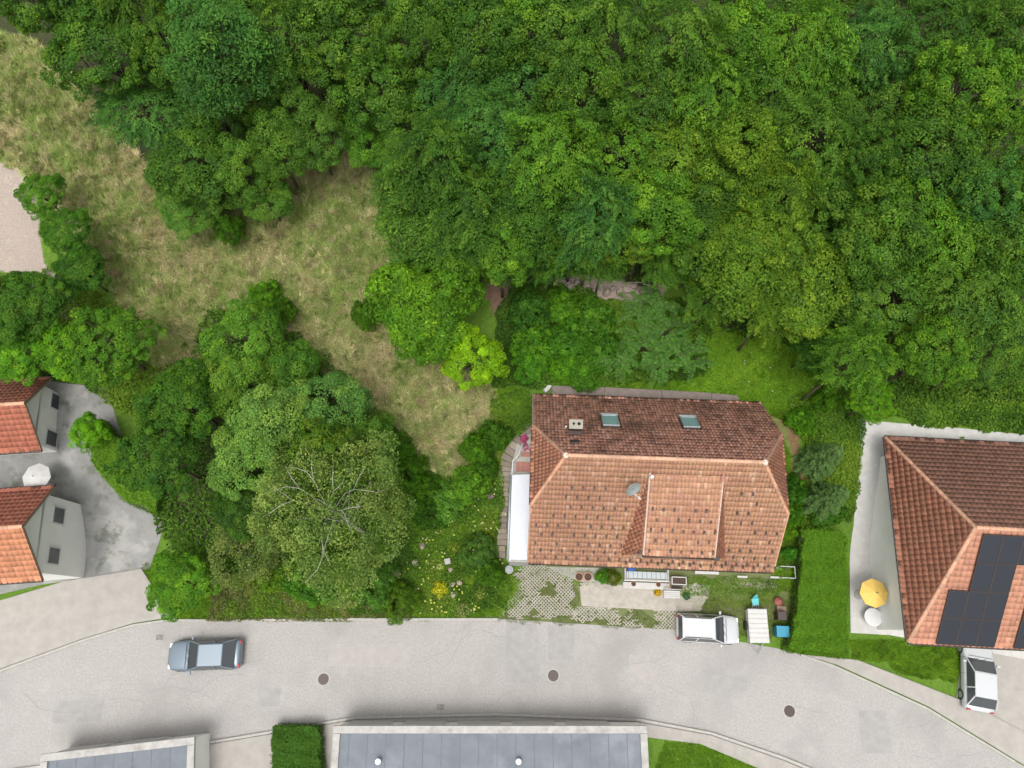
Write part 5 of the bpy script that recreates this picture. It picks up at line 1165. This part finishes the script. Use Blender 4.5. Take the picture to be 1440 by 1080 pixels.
b3 = empty('wheelie_bin', gat(1101, 888, .9), R(-2), 'petrol blue wheeled bin at the right end of the drive', 'bin'); MB().box(0, 0, .45, .66, .55, .85, taper=1.1).build('body', M['teal_dark'], b3, bevel=.03); MB().box(0, 0, .92, .78, .66, .07).build('lid', M['teal_dark'], b3, bevel=.02)
for x in (-.3, .3): MB().tube([(x - .03, .28, .1), (x + .03, .28, .1)], .1, 12).build('wheel', M['rubber'], b3)
# covered trailer
tr = empty('box_trailer', gat(1066, 880, .8), R(-1), 'white covered box trailer parked beside the white car', 'trailer')
MB().box(0, 0, .55, 1.12, 1.9, .6).build('body', M['white_wood'], tr, bevel=.02)
for i in range(7): MB().box(0, -.84 + i * .28, .88, 1.18, .262, .05).build('lid_slat', M['white_wood'], tr, bevel=.008)
MB().box(0, .0, .845, 1.2, 2.0, .03).build('lid_frame', M['grey_metal'], tr)
for x in (-.62, .62): MB().tube([(x - .07, 0, .28), (x + .07, 0, .28)], .28, 16).build('wheel', M['rubber'], tr)
MB().tube([(-.4, -.95, .35), (0, -1.7, .38)], .035, 6).tube([(.4, -.95, .35), (0, -1.7, .38)], .035, 6).build('drawbar', M['grey_metal'], tr)

# ------------------------------------------------------------------ cars
def make_car(root, L, W, H, paint, van=False):
    st = [(-.5, .80, .35, .62), (-.485, .92, .25, .82), (-.44, .985, .2, .90 if van else .86), (-.3, 1, .18, .92), (0, 1, .18, .90), (.2, 1, .18, .90), (.32, .985, .18, .84), (.42, .95, .2, .76), (.48, .85, .25, .66), (.5, .70, .32, .52)]
    mb = MB(); K = 9
    for (x, w, zb, zt) in st:
        hw = W / 2 * w; X_ = x * L
        ring = [(-hw * .85, zb), (-hw, zb + .12), (-hw, zt * .72), (-hw * .95, zt * .96), (0, zt + .035), (hw * .95, zt * .96), (hw, zt * .72), (hw, zb + .12), (hw * .85, zb)]
        mb.v += [(X_, y, z) for y, z in ring]
    for i in range(len(st) - 1):
        for j in range(K): q_ = i * K; mb.f.append((q_ + j, q_ + (j + 1) % K, q_ + K + (j + 1) % K, q_ + K + j))
    mb.f.append(tuple(range(K))); mb.f.append(tuple((len(st) - 1) * K + j for j in range(K)))
    o = mb.build('body', paint, root, smooth=True); s_ = o.modifiers.new('sub', 'SUBSURF'); s_.levels = 2; s_.render_levels = 2
    x0, x1, x2, x3 = (-.485, -.44, .06, .24) if van else (-.44, -.30, .02, .20)      # rear base, rear top, front top, front base
    wb, wt, zb, zt = W / 2 * .94, W / 2 * .72, .88, H - .04
    g = [(x0 * L, -wb, zb), (x3 * L, -wb, zb), (x3 * L, wb, zb), (x0 * L, wb, zb), (x1 * L, -wt, zt), (x2 * L, -wt, zt), (x2 * L, wt, zt), (x1 * L, wt, zt)]
    MB().hexa(g).build('windows', M['dark_glass'], root, bevel=.04)
    rf = MB(); n = 6
    P_ = [(x1 * L - .05, wt + .02), (x2 * L + .06, wt + .02)]
    rf.hexa([(P_[0][0], -P_[0][1], zt - .01), (P_[1][0], -P_[1][1], zt - .01), (P_[1][0], P_[1][1], zt - .01), (P_[0][0], P_[0][1], zt - .01), (P_[0][0] + .06, -P_[0][1] * .9, zt + .055), (P_[1][0] - .08, -P_[1][1] * .9, zt + .055), (P_[1][0] - .08, P_[1][1] * .9, zt + .055), (P_[0][0] + .06, P_[0][1] * .9, zt + .055)])
    rf.build('roof', paint, root, bevel=.03)
    for sy in (-1, 1):
        for (xa, xb) in ((x0, x1), (x3, x2), (x0 * .45, x0 * .45 + .01)):
            MB().tube([(xa * L, sy * (wb + .005), zb), (xb * L, sy * (wt + .01), zt)], .04, 6).build('pillar', paint, root)
        MB().box(x3 * L - .25, sy * (W / 2 + .1), .98, .12, .2, .14).build('mirror', paint, root, bevel=.03)
        MB().box(.462 * L, sy * W * .34, .60, .16, .26, .10).build('headlight', M['lamp'], root, bevel=.03)
        MB().box(-.487 * L, sy * W * .38, .72, .08, .2, .2).build('tail_light', M['red_lamp'], root, bevel=.02)
        if van: MB().tube([(x1 * L + .1, sy * wt * .92, zt + .09), (x2 * L - .2, sy * wt * .92, zt + .09)], .025, 6).build('roof_rail', M['dark_metal'], root)
        for xw in (-.31, .31):
            w = MB().tube([(xw * L, sy * (W / 2 - .2), .31), (xw * L, sy * (W / 2 + .01), .31)], .31, 20).build('tyre', M['rubber'], root)
            MB().tube([(xw * L, sy * (W / 2 + .0), .31), (xw * L, sy * (W / 2 + .02), .31)], .2, 12).build('rim', M['grey_metal'], root)
    MB().box(x3 * L + .12, 0, .925, .02, W * .80, .02).box(-.02 * L, W / 2 * .992, .62, .015, .012, .5).box(-.02 * L, -W / 2 * .992, .62, .015, .012, .5).box(.2 * L, W / 2 * .99, .62, .015, .012, .4).box(.2 * L, -W / 2 * .99, .62, .015, .012, .4).build('door_seam', M['rubber'], root)
    for yy in (-.35, .1): MB().tube([(x3 * L + .05, yy, .93), (x3 * L - .12, yy + .42, 1.0)], .012, 4).build('wiper', M['rubber'], root)
    MB().box(.497 * L, 0, .42, .05, W * .5, .16).build('grille', M['dark_metal'], root, bevel=.02)
    MB().box(0, 0, 0, .02, .5, .11).build('number_plate', M['white_metal'], root, (L / 2 - .02, 0, .42))
c1 = empty('parked_car', gat(997, 884, .9), R(-3), 'white hatchback parked on the drive in front of the house', 'car'); make_car(c1, 3.9, 1.72, 1.5, M['white_paint'], True)
c2 = empty('parked_car', gat(286, 921, .8), R(182), 'silver blue car standing at the kerb of the street corner', 'car'); make_car(c2, 4.5, 1.8, 1.45, M['silver_paint'])
c3 = empty('parked_car', gat(1378, 948, .8), R(80), 'white car on the drive of the house with solar panels', 'car'); make_car(c3, 4.3, 1.8, 1.45, M['white_paint'])

# ------------------------------------------------------------------ neighbour with solar panels
nb = empty('solar_panel_house', (30.7, 4.8, 0), R(-3.0), 'hip roofed neighbour house with dark solar panels at the right edge', 'house')
A_, B_, E_, Z_ = 8.3, 5.9, 5.0, 9.2; RX = 6.2
MB().box(0, 0, 2.4, 15.2, 10.4, 5.2).build('wall', M['white_plaster'], nb)
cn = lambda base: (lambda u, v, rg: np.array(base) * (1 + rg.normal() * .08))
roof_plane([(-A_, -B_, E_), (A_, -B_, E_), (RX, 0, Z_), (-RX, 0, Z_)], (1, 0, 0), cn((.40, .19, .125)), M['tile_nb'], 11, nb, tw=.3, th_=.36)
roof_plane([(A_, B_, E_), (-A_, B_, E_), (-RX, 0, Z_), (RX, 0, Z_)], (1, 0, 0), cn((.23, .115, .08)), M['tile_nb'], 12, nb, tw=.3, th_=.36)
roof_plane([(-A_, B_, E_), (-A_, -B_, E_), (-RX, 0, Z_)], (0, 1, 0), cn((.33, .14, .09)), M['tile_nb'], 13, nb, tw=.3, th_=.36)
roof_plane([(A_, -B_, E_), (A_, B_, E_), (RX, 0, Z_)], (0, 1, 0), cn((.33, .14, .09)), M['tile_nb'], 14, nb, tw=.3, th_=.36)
ridge_caps((-RX, 0, Z_ + .12), (RX, 0, Z_ + .12), nb)
for sy in (-1, 1): ridge_caps((-A_, sy * B_, E_ + .1), (-RX, 0, Z_ + .1), nb); MB().tube([(-A_, sy * (B_ + .06), E_), (A_, sy * (B_ + .06), E_)], .08, 8).build('gutter', M['dark_metal'], nb)
MB().tube([(-A_ - .06, -B_, E_), (-A_ - .06, B_, E_)], .08, 8).build('gutter', M['dark_metal'], nb)
kn = (Z_ - E_) / B_; an = math.atan(kn)
pm = MB().box(0, 0, 0, 1.02, 1.66, .04).mesh('solar_panel', M['solar']); pfm = MB().box(0, .84, 0, 1.05, .03, .06).box(0, -.84, 0, 1.05, .03, .06).box(.52, 0, 0, .03, 1.66, .06).box(-.52, 0, 0, .03, 1.66, .06).mesh('panel_frame', M['dark_metal'])
for r_ in range(4):
    v = .98 + r_ * 1.72
    xl = -A_ + .75 + v * math.cos(an) * (A_ - RX) / B_ + .15
    for i in range(14):
        x = -A_ + .9 + i * 1.07 + (r_ * 0)
        if x < xl + .2 or x > 7 - (v * .5): continue
        if -4.1 < x < -3.0 and r_ < 3: continue
        if v > 6.4: continue
        o = link('solar_panel', pm, nb, (x, -B_ + v * math.cos(an) - .19 * math.sin(an), E_ + v * math.sin(an) + .19 * math.cos(an)), (an, 0, 0)); link('panel_frame', pfm, o)
for x in (-5, -2, 1): f = MB().box(0, 0, 0, 1.5, .09, 1.3).build('window', M['white_metal'], nb, (x, -5.24, 1.9)); MB().box(0, 0, 0, 1.3, .11, 1.1).build('pane', M['dark_glass'], f)
nc = empty('chimney', (3.2, 1.4, 0)); nc.parent = nb; MB().box(0, 0, 8.6, .7, .6, 2.0).build('shaft', M['weathered_conc'], nc); MB().box(0, 0, 9.63, .85, .75, .08).build('cap', M['concrete'], nc)
MB().box(0, 0, 0, .5, .4, .12).build('roof_vent', M['dark_metal'], nb, (-.8, 2.6, Z_ - kn * 2.6 + .2), (-an, 0, 0))
aw = empty('yellow_parasol', gat(1230, 834, 2.2), 0, 'ochre yellow parasol on the pale terrace by the solar panel house', 'parasol')
MB().lathe([(.85, 2.0), (.87, 2.1), (.45, 2.3), (.04, 2.45)], 8).build('canopy', M['yellow_cloth'], aw); MB().tube([(0, 0, 0), (0, 0, 2.7)], .03, 8).build('pole', M['wood'], aw); MB().lathe([(.3, 0), (.28, .08), (.06, .1)], 16).build('base', M['concrete'], aw)
ws = empty('terrace_table', gat(1228, 868, .7), 0, 'white round table on the corner of the pale terrace', 'table'); MB().lathe([(.55, .68), (.55, .72)], 24).build('tabletop', M['white_metal'], ws); MB().tube([(0, 0, 0), (0, 0, .7)], .05, 8).build('leg', M['white_metal'], ws)

# ------------------------------------------------------------------ houses at the left edge
def gable_house(name, pxs, zE, zR, label, cols, seed, w, d):
    g = at(*pxs, zE); g.z = 0; h = empty(name, g, R(4), label, 'house')
    base = float(T(g.x, g.y))
    MB().box(0, 0, (zE + base) / 2 - .3, w - .9, d - .9, zE - base + 1).build('wall', M['white_plaster'], h)
    roof_plane([(-w / 2, -d / 2, zE), (w / 2, -d / 2, zE), (w / 2, 0, zR), (-w / 2, 0, zR)], (1, 0, 0), cn(cols[0]), M['tile_nb'], seed, h, tw=.3, th_=.36)
    roof_plane([(w / 2, d / 2, zE), (-w / 2, d / 2, zE), (-w / 2, 0, zR), (w / 2, 0, zR)], (1, 0, 0), cn(cols[1]), M['tile_nb'], seed + 1, h, tw=.3, th_=.36)
    MB().face([(w / 2 - .45, -d / 2 + .5, zE), (w / 2 - .45, d / 2 - .5, zE), (w / 2 - .45, 0, zR - .35)]).build('gable', M['white_plaster'], h)
    ridge_caps((-w / 2, 0, zR + .12), (w / 2, 0, zR + .12), h)
    for sy in (-1, 1): MB().tube([(-w / 2, sy * (d / 2 + .06), zE), (w / 2, sy * (d / 2 + .06), zE)], .08, 8).build('gutter', M['dark_metal'], h)
    for y in (-1.2, 1.2): f = MB().box(0, 0, 0, .09, 1.1, 1.2).build('window', M['white_metal'], h, (w / 2 - .42, y, zE - 1.4)); MB().box(0, 0, 0, .11, .9, 1.0).build('pane', M['dark_glass'], f)
    return h
gable_house('gabled_house', (-62, 590), 5.2, 7.3, 'red roofed house at the left edge, upper of the two', ((.34, .12, .075), (.30, .11, .07)), 21, 11, 4.6)
gable_house('gabled_house', (-70, 758), 5.0, 7.4, 'red roofed house at the left edge beside the street, lower of the two', ((.47, .20, .11), (.32, .115, .075)), 31, 11.4, 5.4)
wp_ = empty('white_parasol', gat(48, 670, 2.4), 0, 'round white parasol between the two red roofed houses', 'parasol')
MB().lathe([(.85, 2.1), (.87, 2.16), (.45, 2.36), (.04, 2.5)], 8).build('canopy', M['white_wood'], wp_); MB().tube([(0, 0, 0), (0, 0, 2.6)], .03, 8).build('pole', M['wood'], wp_)
# flat roofed buildings at the bottom
def flat_building(px0, py0, w, d, z, label, rz):
    g = at(px0, py0, z); h = empty('flat_roofed_garage', (g.x, g.y, 0), R(rz), label, 'garage')
    MB().box(w / 2, -d / 2, z / 2 - .1, w - .2, d - .2, z).build('wall', M['white_plaster'], h)
    MB().box(w / 2, -d / 2, z + .02, w - .7, d - .7, .1).build('roof', M['grey_roof'], h)
    cp = M['concrete']
    MB().box(w / 2, -.2, z + .08, w, .4, .22).build('parapet', cp, h, bevel=.02); MB().box(w / 2, -d + .2, z + .08, w, .4, .22).build('parapet', cp, h, bevel=.02)
    for x in (.2, w - .2): MB().box(x, -d / 2, z + .08, .4, d - .82, .22).build('parapet', cp, h, bevel=.02)
    for i in range(int(w // 3.2)):
        f = MB().box(0, 0, 0, 2.5, .1, 2.1).build('garage_door', M['white_metal'], h, (1.8 + i * 3.2, -.08, 1.1))
        for k in range(4): MB().box(0, .06, -.8 + k * .5, 2.4, .03, .44).build('panel', M['white_wood'], f)
    for i in range(int((w - 1) // 1.05)): MB().box(.9 + i * 1.05, -d / 2, z + .074, .05, d - .9, .012).build('roof_seam', M['seam'], h)
    for i in range(4): MB().lathe([(.1, 0), (.1, .3), (.16, .32), (.16, .4)], 12).build('vent_pipe', M['grey_metal'], h, (w * (.15 + .22 * i), -d * .3 - (i % 2) * .8, z + .05))
    for i in range(3): MB().box(0, 0, 0, .7, .7, .25).build('roof_light', M['glass'], h, (w * (.25 + .25 * i), -d * .55, z + .18), bevel=.04)
    return h
flat_building(470, 1020, 17.8, 6, 2.6, 'long flat roofed garage with pale parapet across the street', 0)
flat_building(60, 1060, 8.6, 5, 2.4, 'flat roofed garage with pale parapet at the bottom left corner', 6)
sheet('pavement', [(285, 1056), (345, 1052), (470, 1030), (470, 1120), (285, 1120)], .03, M['pavement'])
